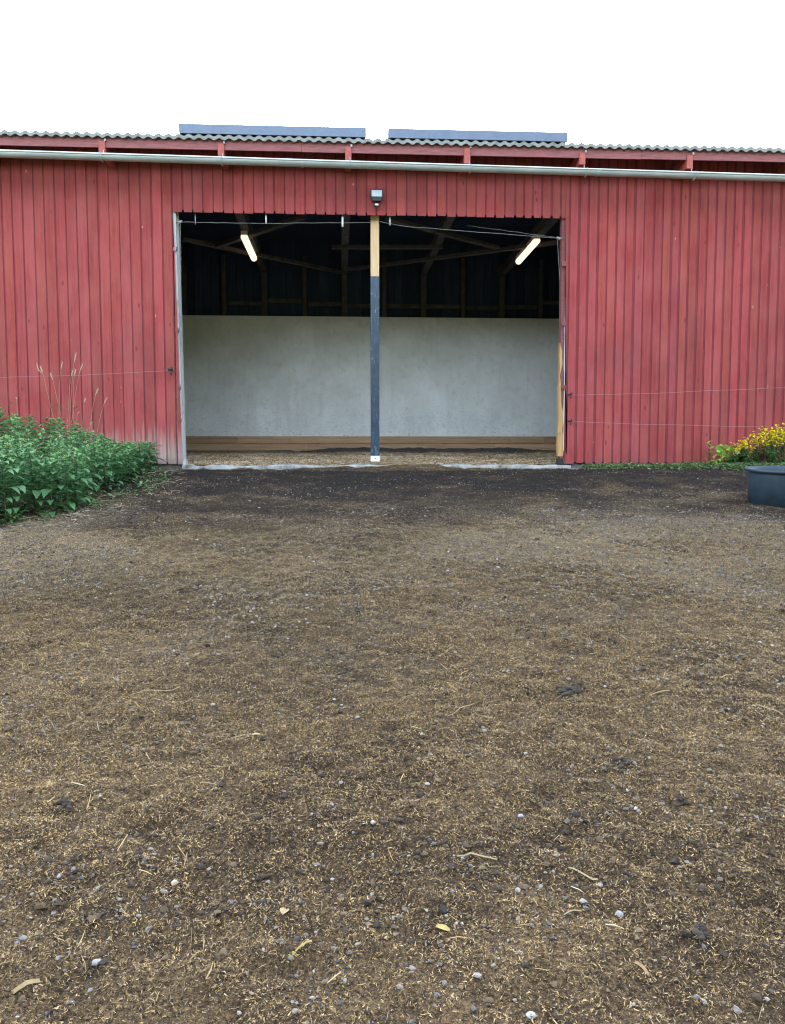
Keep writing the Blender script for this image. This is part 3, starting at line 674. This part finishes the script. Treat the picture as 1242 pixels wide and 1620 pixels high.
r = .0020+.009*rng.random(n)**6; base = np.array([[.070, .048, .032], [.115, .078, .046], [.045, .034, .027], [.17, .118, .068]])[rng.choice(4, n, p=[.35, .3, .25, .1])]*(.7+.6*rng.random(n))[:, None]
v, f, t = lumps(x, y, ground_z(x, y), r, base*(1-.5*damp)[:, None], .65); o = mesh_np('soil_crumbs', v, f, t, M['litter']); tag(o, 'dark crumbs of soil and dung strewn over the yard', 'soil', kind='stuff')
n = 100000; x, y = spots(n, 1.4, 10.6, 1.0); _, damp, grey, clod = ground_col(x, y); cl2 = fbm(x*2.3+40, y*2.3, 4); keep = rng.random(n) < (.12+.5*sstep(.45, .65, cl2)+.55*grey)*(1-.75*damp); x, y = x[keep], y[keep]; n = len(x)
r = .0016+.0058*rng.random(n)**5.5+.0024*sstep(-8.2, -6.0, y); base = np.array([[.235, .205, .172], [.155, .138, .12], [.33, .295, .25], [.085, .078, .072], [.28, .215, .155], [.44, .405, .355]])[rng.choice(6, n, p=[.3, .26, .11, .19, .10, .04])]*(.8+.4*rng.random(n))[:, None]
v, f, t = lumps(x, y, ground_z(x, y), r, base, .7, .2); o = mesh_np('gravel', v, f, t, M['stone']); tag(o, 'scattered grey and white gravel stones on the yard', 'gravel', kind='stuff')
# straw in the bedding
n = 26000; x = rng.uniform(-3.4, 3.6, n); y = .1+(BACK-.2)*rng.random(n)**1.5; keep = rng.random(n) > sstep(2.6, 3.8, y)*.8; x, y = x[keep], y[keep]; n = len(x); ln = .015+.09*rng.random(n)**2.5
v, f, t = fibres(x, y, bed_z(x, y), ln, np.clip(ln*.12, .002, .006), 1.0, PAL[rng.choice(7, n, p=[.25, .18, .17, .2, .06, .1, .04])]*(.7+.6*rng.random(n))[:, None])
o = mesh_np('loose_straw', v, f, t, M['litter']); tag(o, 'loose pale straw lying on the bedding behind the threshold', 'straw', kind='stuff')

# single pieces lying in front
def straw(px, py, qx, qy, wd, label, c=(.46, .34, .18), cat='straw', lift=.006, name='straw_stalk'):
    a, b = ground_at(px, py), ground_at(qx, qy); n = 6; s = MB(); vs = []; d = (b-a); sd_ = Vector((-d.y, d.x, 0)).normalized()
    for i in range(n+1):
        t = i/n; p = a.lerp(b, t)+sd_*(.05*d.length*math.sin(t*3+1)); p.z = float(ground_z(p.x, p.y))+lift*(.6+.5*math.sin(t*2.6)); ww = .68*wd*(1-.45*abs(t-.45))
        vs += [p-sd_*ww/2, p+Vector((0, 0, wd*.35)), p+sd_*ww/2, p-Vector((0, 0, wd*.25))]
    fs = [(i*4+j, i*4+(j+1) % 4, (i+1)*4+(j+1) % 4, (i+1)*4+j) for i in range(n) for j in range(4)]+[(3, 2, 1, 0), (n*4, n*4+1, n*4+2, n*4+3)]
    s.add(vs, fs, c); o = s.build(name, M['litter']); tag(o, label, cat)
straw(724, 1361, 786, 1364, .008, 'pale straw stalk lying nearly level, longest in the middle of the near yard')
straw(898, 1377, 946, 1396, .008, 'brownish straw stalk tilted down to the right, beside a small grey stone', (.48, .36, .20))
straw(464, 1518, 492, 1493, .008, 'yellow straw stalk slanting up to the right near the bottom edge', (.50, .38, .13))
straw(893, 1452, 919, 1446, .006, 'short straw stalk lying level below the tilted brownish one')
straw(22, 1576, 62, 1557, .018, 'wide flat wood splinter at the bottom left of the yard', (.42, .30, .15), 'splinter', .006, 'wood_splinter')
straw(1004, 1526, 1028, 1548, .013, 'split orange-tan wood chip near the bottom edge on the right', (.40, .26, .13), 'wood chip', .007, 'wood_chip')
straw(710, 1137, 748, 1115, .005, 'thin pale straw stalk in the middle distance of the yard')
straw(1028, 1102, 1058, 1094, .006, 'pale straw stalk right of the centre, halfway up the yard')
straw(1190, 1118, 1240, 1134, .005, 'long thin straw stalk by the right edge of the yard')
straw(365, 1170, 408, 1164, .005, 'thin straw stalk left of the centre of the yard')
straw(205, 1103, 285, 1087, .005, 'long bent straw stalk on the left half of the yard', (.5, .38, .22))
def leafbit(px, py, ln, wd, ang, c, label, cat, name):
    p = ground_at(px, py); s = MB(); vs = []; n = 7
    for i in range(n):
        t = i/(n-1); ww = wd*math.sin(math.pi*(.08+.86*t))**.7/2; z = .004+.003*math.sin(t*3)
        vs += [((t-.5)*ln, -ww, z+.003), ((t-.5)*ln, 0, z), ((t-.5)*ln, ww, z+.004), ((t-.5)*ln, 0, z-.0015)]
    fs = [(i*4+j, i*4+(j+1) % 4, (i+1)*4+(j+1) % 4, (i+1)*4+j) for i in range(n-1) for j in range(4)]+[(3, 2, 1, 0), ((n-1)*4, (n-1)*4+1, (n-1)*4+2, (n-1)*4+3)]
    s.add(vs, fs, c); o = s.build(name, M['litter']); o.location = (p.x, p.y, float(ground_z(p.x, p.y))); o.rotation_euler = (0, .1, ang); tag(o, label, cat)
leafbit(700, 1474, .034, .017, -.5, (.48, .36, .13), 'fallen yellow leaf in the middle of the near yard', 'leaf', 'fallen_leaf')
leafbit(450, 1447, .026, .022, 1.3, (.44, .33, .17), 'small tan bark chip left of the yellow leaf', 'wood chip', 'wood_chip')
leafbit(405, 1166, .03, .016, .2, (.40, .33, .17), 'small dry yellowish leaf beside the thin straw left of centre', 'leaf', 'fallen_leaf')
def clod(px, py, r, label, seed, k=16):
    q = random.Random(seed); p = ground_at(px, py); n = k; x = np.array([p.x+q.uniform(-1, 1)*r*1.3 for _ in range(n)]); y = np.array([p.y+q.uniform(-1, 1)*r for _ in range(n)])
    v, f, t = lumps(x, y, ground_z(x, y), np.array([r*q.uniform(.22, .5) for _ in range(n)]), np.array([[.036, .027, .020]])*np.array([[q.uniform(.7, 2.0)] for _ in range(n)]), .55, .15)
    o = mesh_np('dung_clod', v, f, t, M['litter']); tag(o, label, 'clod')
clod(1102, 1474, .022, 'dark crumbly clod near the bottom right of the yard', 1)
clod(905, 1094, .034, 'dark flattened clod right of centre in the middle yard', 2, 24)
clod(990, 1210, .030, 'dark clod beside pale stones on the right half of the yard', 3)
clod(893, 1042, .018, 'small black clod just above the flattened dark clod', 4, 10)
clod(1070, 1268, .018, 'small dark clod on the right between two paler patches', 5, 10)
clod(100, 1277, .022, 'dark stony clod on the left half of the near yard', 6)
# named pale stones
def stone(px, py, r, c, label, seed):
    p = ground_at(px, py); me = MB(); q = random.Random(seed); nlat, nlon = 7, 10; vs = []
    for i in range(nlat+1):
        for j in range(nlon):
            th = math.pi*i/nlat; ph = 2*math.pi*j/nlon; rr = r*(1+.22*(q.random()-.5)) if 0 < i < nlat else r
            vs.append((rr*math.sin(th)*math.cos(ph)*1.2, rr*math.sin(th)*math.sin(ph), rr*math.cos(th)*.75))
    me.add(vs, [(i*nlon+j, (i+1)*nlon+j, (i+1)*nlon+(j+1) % nlon, i*nlon+(j+1) % nlon) for i in range(nlat) for j in range(nlon)], c)
    o = me.build('stone', M['stone']); o.scale = (.68, .68, .62); o.location = (p.x, p.y, float(ground_z(p.x, p.y))+r*.45); o.rotation_euler = (0, 0, seed); tag(o, label, 'stone')
stone(276, 1402, .012, (.46, .37, .28), 'beige rounded stone on the left half of the near yard', 1)
stone(590, 1305, .010, (.44, .36, .29), 'flat beige stone above the middle of the near yard', 2)
stone(824, 1294, .010, (.36, .36, .36), 'pale blue-grey stone right of the centre of the near yard', 3)
stone(949, 1404, .010, (.30, .29, .27), 'grey stone at the lower end of the tilted brownish straw', 4)
stone(980, 1452, .013, (.34, .325, .30), 'larger pale grey stone below the tilted brownish straw', 5)
stone(840, 1612, .012, (.46, .45, .42), 'white stone at the bottom edge of the yard', 6)
stone(152, 1530, .012, (.38, .36, .33), 'pale grey stone near the bottom left of the yard', 7)

# ------------------------------------------------------------------ the tub
cpos = ground_at(1240, 797); tub = empty('plastic_tub', (cpos.x, cpos.y, float(ground_z(cpos.x, cpos.y))-.012)); tub.rotation_euler = (R(3.2), 0, 0); tag(tub, 'round dark blue-grey plastic tub standing on the soil at the right edge', 'tub')
dd = cpos.y+DIST; k = dd/F; rb, rt, hb = 54*k, 60*k, 58*k
s = MB(); s.lathe([(0, 0), (rb*.9, 0), (rb, .012), (rt-.012, hb-.035), (rt-.012, hb-.02), (rt+.014, hb-.014), (rt+.020, hb), (rt+.014, hb+.008), (rt-.010, hb+.006), (rt-.018, hb-.01), (rb-.012, .02), (0, .018)], 64); s.build('tub_body', M['tub'], tub)
for sgn in (-1, 1):
    s = MB(); m = 14; vs = []
    for i in range(m+1):
        t = i/m; a = sgn*R(90)+R(-17+34*t); b = math.sin(math.pi*t)**.6
        for rr, zz in ((rt+.016, hb-.004), (rt+.020+.035*b, hb+.002), (rt+.022+.035*b, hb-.020-.014*b), (rt+.013+.026*b, hb-.024-.014*b), (rt+.012, hb-.014)): vs.append((rr*math.cos(a), rr*math.sin(a), zz))
    s.add(vs, [(i*5+j, (i+1)*5+j, (i+1)*5+(j+1) % 5, i*5+(j+1) % 5) for i in range(m) for j in range(5)], (1, 1, 1), True); s.build('handle', M['tub'], tub)

# ------------------------------------------------------------------ plants
def leaf_arr(length, width, droop=.35, fold=.25, teeth=0):
    ts = np.array([0, .1, .28, .5, .72, .88, 1]); ws = np.array([.03, .34, .5, .45, .28, .12, .0])*width
    v = []
    for t, ww in zip(ts, ws):
        z = length*(.12*t-droop*t*t); v += [(t*length*(1-.12*droop*t), -ww, z+fold*ww), (t*length*(1-.12*droop*t), 0, z), (t*length*(1-.12*droop*t), ww, z+fold*ww)]
    f = [(i*3+j, (i+1)*3+j, (i+1)*3+j+1, i*3+j+1) for i in range(6) for j in (0, 1)]
    return np.array(v), f
def place_leaf(mb, base, az, el, length, width, tint, droop, fold=.3):
    v, f = leaf_arr(length, width, droop, fold); ce, se = math.cos(el), math.sin(el); ca, sa = math.cos(az), math.sin(az)
    x = v[:, 0]*ce-v[:, 2]*se; z = v[:, 0]*se+v[:, 2]*ce; y = v[:, 1]
    mb.add(np.stack([base[0]+x*ca-y*sa, base[1]+x*sa+y*ca, base[2]+z], 1).tolist(), f, tint, True)
def nettle_mesh(h, seed, yellow=False):
    q = random.Random(seed); st, lf = MB(), MB(); lean = (q.uniform(-.09, .09), q.uniform(-.09, .09))
    P = lambda t: (lean[0]*h*t*t, lean[1]*h*t*t, h*t)
    st.tube([P(t) for t in (0, .3, .6, .85, 1)], [.005, .0045, .004, .003, .002], 5, (.085, .13, .05))
    z = h*.07; k = 0; a0 = q.uniform(0, 3)
    while z < h*.985:
        t = z/h; b = P(t); up = t**3
        L_ = q.uniform(.85, 1.15)*(.046+.052*math.sin(math.pi*min(1, (t*.80+.10))))*q.uniform(.8, 1.25)*(1-.08*up)
        if t > .93: L_ *= .72
        for s_ in (0, math.pi):
            if t < .3 and q.random() < .1: continue
            az = a0+k*math.pi/2+s_+q.uniform(-.3, .3); pl = L_*.32
            e = (.55 if t > .9 else .15)+q.uniform(-.2, .2); br = q.uniform(.8, 1.2)
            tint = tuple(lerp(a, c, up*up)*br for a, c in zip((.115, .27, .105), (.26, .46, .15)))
            if q.random() < (.13 if t < .35 else .006): tint = (.36, .33, .07)
            pb = (b[0]+math.cos(az)*pl, b[1]+math.sin(az)*pl, b[2]+pl*.35)
            st.tube([b, pb], [.0016, .0012], 3, (.085, .14, .05))
            place_leaf(lf, pb, az, e+q.uniform(-.25, .2), L_, L_*.62, tint, q.uniform(.2, .6))
        if t > .3 and q.random() < .85:        # short side shoot
            az = a0+k*math.pi/2+q.choice((0, math.pi)); 
            for j in range(4):
                place_leaf(lf, (b[0]+math.cos(az)*.025, b[1]+math.sin(az)*.025, b[2]+.02), az+q.uniform(-1.2, 1.2), q.uniform(.1, .7), q.uniform(.03, .065), q.uniform(.018, .036), tuple(x_*q.uniform(.85, 1.2) for x_ in (.19, .38, .15)), .35)
        z += lerp(.046, .030, t)*q.uniform(.85, 1.15); k += 1
    for j in range(6): place_leaf(lf, P(1), j*1.05+q.uniform(-.2, .2), q.uniform(.5, 1.1), q.uniform(.022, .045), q.uniform(.012, .02), (.32, .50, .19), .2)
    return st, lf
protos = []
for i in range(12):
    h = .46+.075*i; st, lf = nettle_mesh(h, 100+i); o = empty('nettle'); st.build('stem', M['leaf'], o); lf.build('foliage', M['leaf'], o); protos.append((h, o))
def copy_tree(o):
    c = o.copy(); col.objects.link(c)
    for ch in o.children: d = ch.copy(); col.objects.link(d); d.parent = c
    return c
used = set()
p0, p1, p2, p3 = ground_at(-60, 842), ground_at(60, 822), ground_at(150, 800), ground_at(236, 768)
bound = [(p0.x-.6, p0.y-.25), (p0.x, p0.y), (p1.x, p1.y), (p2.x+.06, p2.y), (p3.x+.12, p3.y), (at(244, 745, -.55).x, -.55), (at(222, 745, -.12).x, -.12)]
def inside(x, y):
    yy = [b[1] for b in bound]; xx = [b[0] for b in bound]
    if y < yy[0] or y > -.12: return -1
    return np.interp(y, yy, xx)-x
pts = []; q = random.Random(5); tries = 0
while tries < 20000 and len(pts) < 298:
    tries += 1; x, y = q.uniform(-6.0, -2.2), q.uniform(-5.2, -.13); e = inside(x, y)
    if e < -.02: continue
    if x < -3.2-.46*(y+DIST)*.5+-.6: continue
    if all((x-a)**2+(y-b)**2 > (.09+.12*min(1, max(0, e-.15)))**2 for a, b in pts): pts.append((x, y))
SIL = [(-200, 628), (0, 640), (30, 648), (60, 656), (110, 663), (140, 680), (175, 690), (200, 716), (225, 735), (245, 752)]
for (x, y) in pts:
    gz_ = float(ground_z(x, y)); d = y+DIST; e = inside(x, y)
    v = Vector((x, y, gz_))-CAM; px = CX+F*v.dot(RIGHT)/v.dot(FWD)
    ytop = np.interp(px, [a for a, b in SIL], [b for a, b in SIL]); zt_ = at(px, ytop, y).z-gz_
    hmax = zt_ if y > -1.6 else zt_-.10*(-1.6-y)
    h = max(.30, min(max(.34, hmax*q.uniform(.84, 1.0)), .52+1.4*max(e, 0)+.1*q.random(), 1.5))
    i = min(range(12), key=lambda i_: abs(protos[i_][0]-h)+q.random()*.12); ph, po = protos[i]
    o = po if i not in used else copy_tree(po); used.add(i)
    o.location = (x, y, gz_-.01); o.rotation_euler = (0, 0, q.uniform(0, 6.28)); sc = h/ph; o.scale = (min(1.2, max(.95, sc)),)*2+(sc,)
    tag(o, 'leafy green nettle in the dense patch before the left red boards', 'nettle', 'nettles in the patch at the left')
for i, (h, o) in enumerate(protos):
    if i not in used:
        for ch in list(o.children): bpy.data.objects.remove(ch)
        bpy.data.objects.remove(o)
# dry grass stalks standing out of the nettles
GS = [((86, 668), (65, 577), 'leftmost tall dry grass stalk with a double seed head, above the nettles'), ((93, 665), (97, 570), 'tall dry grass stalk with an upright seed head, second from the left'), ((99, 668), (81, 588), 'thin dry grass stalk leaning left with a drooping head'),
      ((110, 665), (119, 556), 'tallest dry grass stalk standing against the red boards'), ((107, 665), (114, 583), 'dry grass stalk close beside the tallest one'), ((113, 668), (129, 574), 'dry grass stalk leaning right of the tallest one'),
      ((116, 668), (118, 582), 'short-headed dry grass stalk just below the tallest one'), ((140, 690), (154, 612), 'lone dry grass stalk leaning right above the patch edge'), ((130, 690), (134, 628), 'low arching dry grass stalk in the middle of the patch top'),
      ((150, 700), (168, 627), 'rightmost dry grass stalk, bending over the nettle edge'), ((120, 680), (124, 650), 'shortest dry grass stalk at the nettle tops'), ((28, 655), (27, 627), 'short bent dry grass stalk at the far left of the nettle tops')]
for i, (b, t, lab) in enumerate(GS):
    Yp = -.55-.05*(i % 4); tp = at(*t, Yp); bp = at(*b, Yp); g0 = bp.copy(); g0.z = float(ground_z(bp.x, bp.y)); g0.x -= (tp.x-bp.x)*.3
    o = empty('grass_stalk', g0); rel = lambda p: p-g0; dirn = (tp-bp).normalized(); mid = bp.lerp(tp, .6)+Vector((0, -.02, .02))
    end = tp+Vector((.015 if tp.x > bp.x else -.015, 0, -.01))
    s = MB(); s.tube([Vector((0, 0, 0)), rel(bp), rel(mid), rel(tp)], [.0022, .002, .0016, .0012], 5, (.42, .35, .20)); s.build('stem', M['drygrass'], o)
    s = MB(); a = mid.lerp(tp, .55); s.tube([rel(a), rel(a.lerp(end, .35)), rel(a.lerp(end, .75)), rel(end)], [.002, .0065, .0055, .0015], 6, (.46, .37, .26)); 
    if i == 0: s.tube([rel(a), rel(a.lerp(end, .4)+Vector((-.04, 0, .01))), rel(end+Vector((-.035, 0, .03)))], [.002, .008, .002], 6, (.46, .37, .26))
    s.build('seed_head', M['drygrass'], o)
    s = MB(); place_leaf(s, rel(bp.lerp(mid, .3)), random.uniform(0, 6), .9, .22, .009, (.30, .29, .13), .8); s.build('blade', M['drygrass'], o)
    tag(o, lab, 'dry grass', 'dry grass stalks above the nettles')
# yellow-flowered weeds by the right wall
def flower_plant(h, seed, k_=1.0):
    q = random.Random(seed); st, lf, fl_ = MB(), MB(), MB()
    for k in range(q.randint(7, 9)):
        a = q.uniform(0, 6.28); tip = Vector((math.cos(a)*h*q.uniform(.12, .4), math.sin(a)*h*q.uniform(.1, .3), h*q.uniform(.72, 1.05))); md = Vector((tip.x*.35, tip.y*.35, tip.z*.55))
        st.tube([(0, 0, 0), md, tip], [.004, .003, .0018], 5, (.12, .13, .05))
        for j in range(24):
            t = q.uniform(.08, .75); b = md.lerp(tip, (t-.5)*2) if t > .5 else Vector((0, 0, 0)).lerp(md, t*2)
            place_leaf(lf, b, q.uniform(0, 6.28), q.uniform(-.2, .6), q.uniform(.035, .08), q.uniform(.014, .032), tuple(x_*q.uniform(.8, 1.3) for x_ in (.12, .26, .08)), .4)
        for j in range(max(1, int(q.randint(9, 14)*k_))):
            b0 = md.lerp(tip, q.uniform(.55, 1)); c = b0+Vector((q.uniform(-.06, .06), q.uniform(-.06, .06), q.uniform(.0, .07)))
            st.tube([b0, c], [.0012, .001], 3, (.13, .14, .05))
            r = q.uniform(.012, .019); br = q.uniform(.8, 1.1); tilt = q.uniform(-.9, .9)
            for p in range(5):
                az = p*1.2566+q.uniform(-.1, .1); place_leaf(fl_, c, az, q.uniform(.25, .75)+tilt*math.cos(az), r*1.35, r*1.5, (.95*br, .84*br, .03), .15, .1)
            fl_.lathe([(0, .005), (.0035, .003), (.0035, 0), (0, -.002)], 6, tuple(c), (.55, .34, .02))
    return st, lf, fl_
def fp(px, py, Yp, h, seed, lab):
    k_ = float(np.interp(px, [1150, 1185, 1210, 1230], [.16, .30, .5, .7]))
    b = at(px, py, Yp); o = empty('flowering_weed', (b.x, Yp, float(ground_z(b.x, Yp))), random.uniform(0, 6)); st, lf, f_ = flower_plant(h, seed, k_); st.build('stem', M['leaf'], o); lf.build('leaf_mass', M['leaf'], o); f_.build('blossoms', M['petal'], o); tag(o, lab, 'flowers', 'yellow-flowered weeds at the right wall')
fp(1178, 745, -.35, .36, 1, 'low yellow-flowered weed nearest the tub rim, left of the main bloom')
fp(1166, 745, -.28, .30, 2, 'small yellow-flowered weed at the left end of the flowering row')
fp(1192, 745, -.42, .40, 3, 'yellow-flowered weed behind the left side of the tub')
fp(1204, 745, -.30, .46, 4, 'brightly blooming yellow weed in the middle of the flowering row')
fp(1216, 745, -.42, .50, 5, 'dense yellow-flowered weed right of the row middle')
fp(1228, 745, -.25, .53, 6, 'tall yellow-flowered weed against the boards, behind the tub')
fp(1238, 745, -.40, .52, 7, 'yellow-flowered weed cut by the right edge of the view')
fp(1250, 745, -.30, .56, 8, 'tallest yellow-flowered weed at the far right')
fp(1158, 745, -.40, .24, 9, 'lowest yellow-flowered weed, among the lime green shoots')
fp(1184, 745, -.5, .30, 10, 'short yellow-flowered weed just left of the tub rim')
fp(1172, 745, -.22, .40, 11, 'slender yellow-flowered weed against the red boards, left of the main bloom')
fp(1222, 745, -.55, .42, 12, 'bushy yellow-flowered weed directly behind the tub')
def shoot(px, ptop, Yp, seed, lab, n=12):
    q = random.Random(seed); b = at(px, 745, Yp); g0 = float(ground_z(b.x, Yp)); h = at(px, ptop, Yp).z-g0; o = empty('leafy_shoot', (b.x, Yp, g0)); st, lf = MB(), MB(); st.tube([(0, 0, 0), (.01, 0, h*.5), (-.01, 0, h)], [.004, .003, .002], 5, (.14, .10, .05))
    for j in range(n):
        t = lerp(.25, 1, j/(n-1)); place_leaf(lf, (q.uniform(-.04, .04), q.uniform(-.03, .03), h*t), q.uniform(0, 6.28), q.uniform(.2, 1.3), q.uniform(.07, .11), q.uniform(.06, .085), tuple(x_*q.uniform(.85, 1.2) for x_ in (.40, .58, .13)), .3)
    st.build('stem', M['leaf'], o); lf.build('leaves', M['leaf'], o); tag(o, lab, 'weed', 'lime green shoots by the flowering weeds')
shoot(1123, 703, -.2, 1, 'thin lime green shoot standing furthest left, against the red boards', 9); shoot(1140, 707, -.28, 2, 'broad lime green shoot second from the left'); shoot(1150, 709, -.25, 3, 'leafy lime green shoot just left of the flowers', 16); shoot(1128, 730, -.4, 4, 'low lime green seedling in front of the shoots', 8); shoot(1161, 702, -.3, 5, 'lime green shoot topped with yellowish leaves beside the first flowers', 8)
# ground cover along the foot of the right wall, and at the nettles' feet
def cover(name, n, fx, label, hi=.05):
    q = random.Random(hash(name) % 1000 if False else 21); s = MB()
    for i in range(n):
        x, y, k = fx(q); z = float(ground_z(x, y)); g_ = q.uniform(.75, 1.35); c = (.10*g_, .21*g_, .07*g_) if q.random() < .6 else (.30*g_, .38*g_, .15*g_)
        for j in range(3): place_leaf(s, (x+q.uniform(-.015, .015), y+q.uniform(-.015, .015), z+q.uniform(.0, hi)*k), q.uniform(0, 6.28), q.uniform(-.1, .8), q.uniform(.02, .05)*k, q.uniform(.010, .024)*k, c, .5)
    o = s.build(name, M['leaf']); tag(o, label, 'ground cover', kind='stuff')
wx0, wx1 = at(925, 745, -.3).x, at(1300, 745, -.3).x
def fx1(q):
    while True:
        t = q.random(); x = lerp(wx0, wx1, t); y = -.17-abs(q.gauss(0, .30))*(.7+1.0*t); 
        if y > -1.25 and vnoise(x*3.5, y*3.5+2) > q.uniform(.15, .75)-.35*(t > .62): return x, y, lerp(1.1, 1.8, t)
cover('ground_weeds', 2600, fx1, 'low green weeds creeping along the foot of the right wall')
def fx2(q):
    t = q.random(); k = q.randrange(1, 5); x = lerp(bound[k][0], bound[k+1][0], t) if k < 5 else 0; y = lerp(bound[k][1], bound[k+1][1], t); return x+q.uniform(-.25, .12), y+q.uniform(-.10, .05), q.uniform(.8, 1.5)
cover('nettle_seedlings', 260, fx2, 'small green seedlings sprouting at the nettle patch edge', .06)

# the wood edge across the field behind the viewer, unseen: its height is shaped to shade the low sky from the doorway
n = 42000; x = rng.uniform(-60, 60, n); top = 8.2+7*sstep(2, 20, x)+5.5*fbm(x*.11+3, x*0, 4)+1.2*fbm(x*.6, x*0+5, 3); hgt = rng.random(n)**.8
z = -2.4+top*hgt; y = -34-5*rng.random(n)+1.5*hgt**2
a = rng.random(n)*6.28; e = (rng.random(n)-.3)*1.4; r = .25+.35*rng.random(n)
u = np.stack([np.cos(a), np.sin(a), 0*a], 1)*r[:, None]; w_ = np.stack([-np.sin(a)*np.sin(e), np.cos(a)*np.sin(e), np.cos(e)], 1)*r[:, None]; c = np.stack([x, y, z], 1)
v = np.stack([c-u, c-w_*.6, c+u, c+w_*.6], 1).reshape(-1, 3); tn = np.repeat(np.array([[.045, .085, .025]])*(.6+.8*rng.random(n))[:, None], 4, 0)
o = mesh_np('distant_wood', v, np.arange(n*4).reshape(-1, 4), tn, M['leaf']); tag(o, 'unseen dense green wood edge far across the yard from the barn', 'wood', kind='stuff')

# dry straw and stones caught along the nettle edge and the foot of the right wall
n = 420; k = rng.integers(1, 5, n); t_ = rng.random(n); B = np.array(bound); x = B[k, 0]*(1-t_)+B[k+1, 0]*t_+rng.uniform(-.15, .35, n); y = B[k, 1]*(1-t_)+B[k+1, 1]*t_+rng.uniform(-.30, .05, n)
v, f, tn = fibres(x, y, ground_z(x, y)+.004, .04+.16*rng.random(n)**2, np.full(n, .0035), .35, np.array([[.46, .37, .24]])*(.5+.7*rng.random(n))[:, None])
o = mesh_np('dry_straw', v, f, tn, M['litter']); tag(o, 'dry pale straw caught along the front edge of the nettle patch', 'straw', kind='stuff')
n = 900; x = rng.uniform(wx0-.3, wx1, n); y = -.10-np.abs(rng.normal(0, .28, n))
v, f, tn = lumps(x, y, ground_z(x, y), .004+.012*rng.random(n)**2, np.array([[.36, .33, .29]])*(.5+.8*rng.random(n))[:, None], .7, .2)
o = mesh_np('wall_foot_gravel', v, f, tn, M['stone']); tag(o, 'pale small gravel among the weeds at the foot of the right wall', 'gravel', kind='stuff')
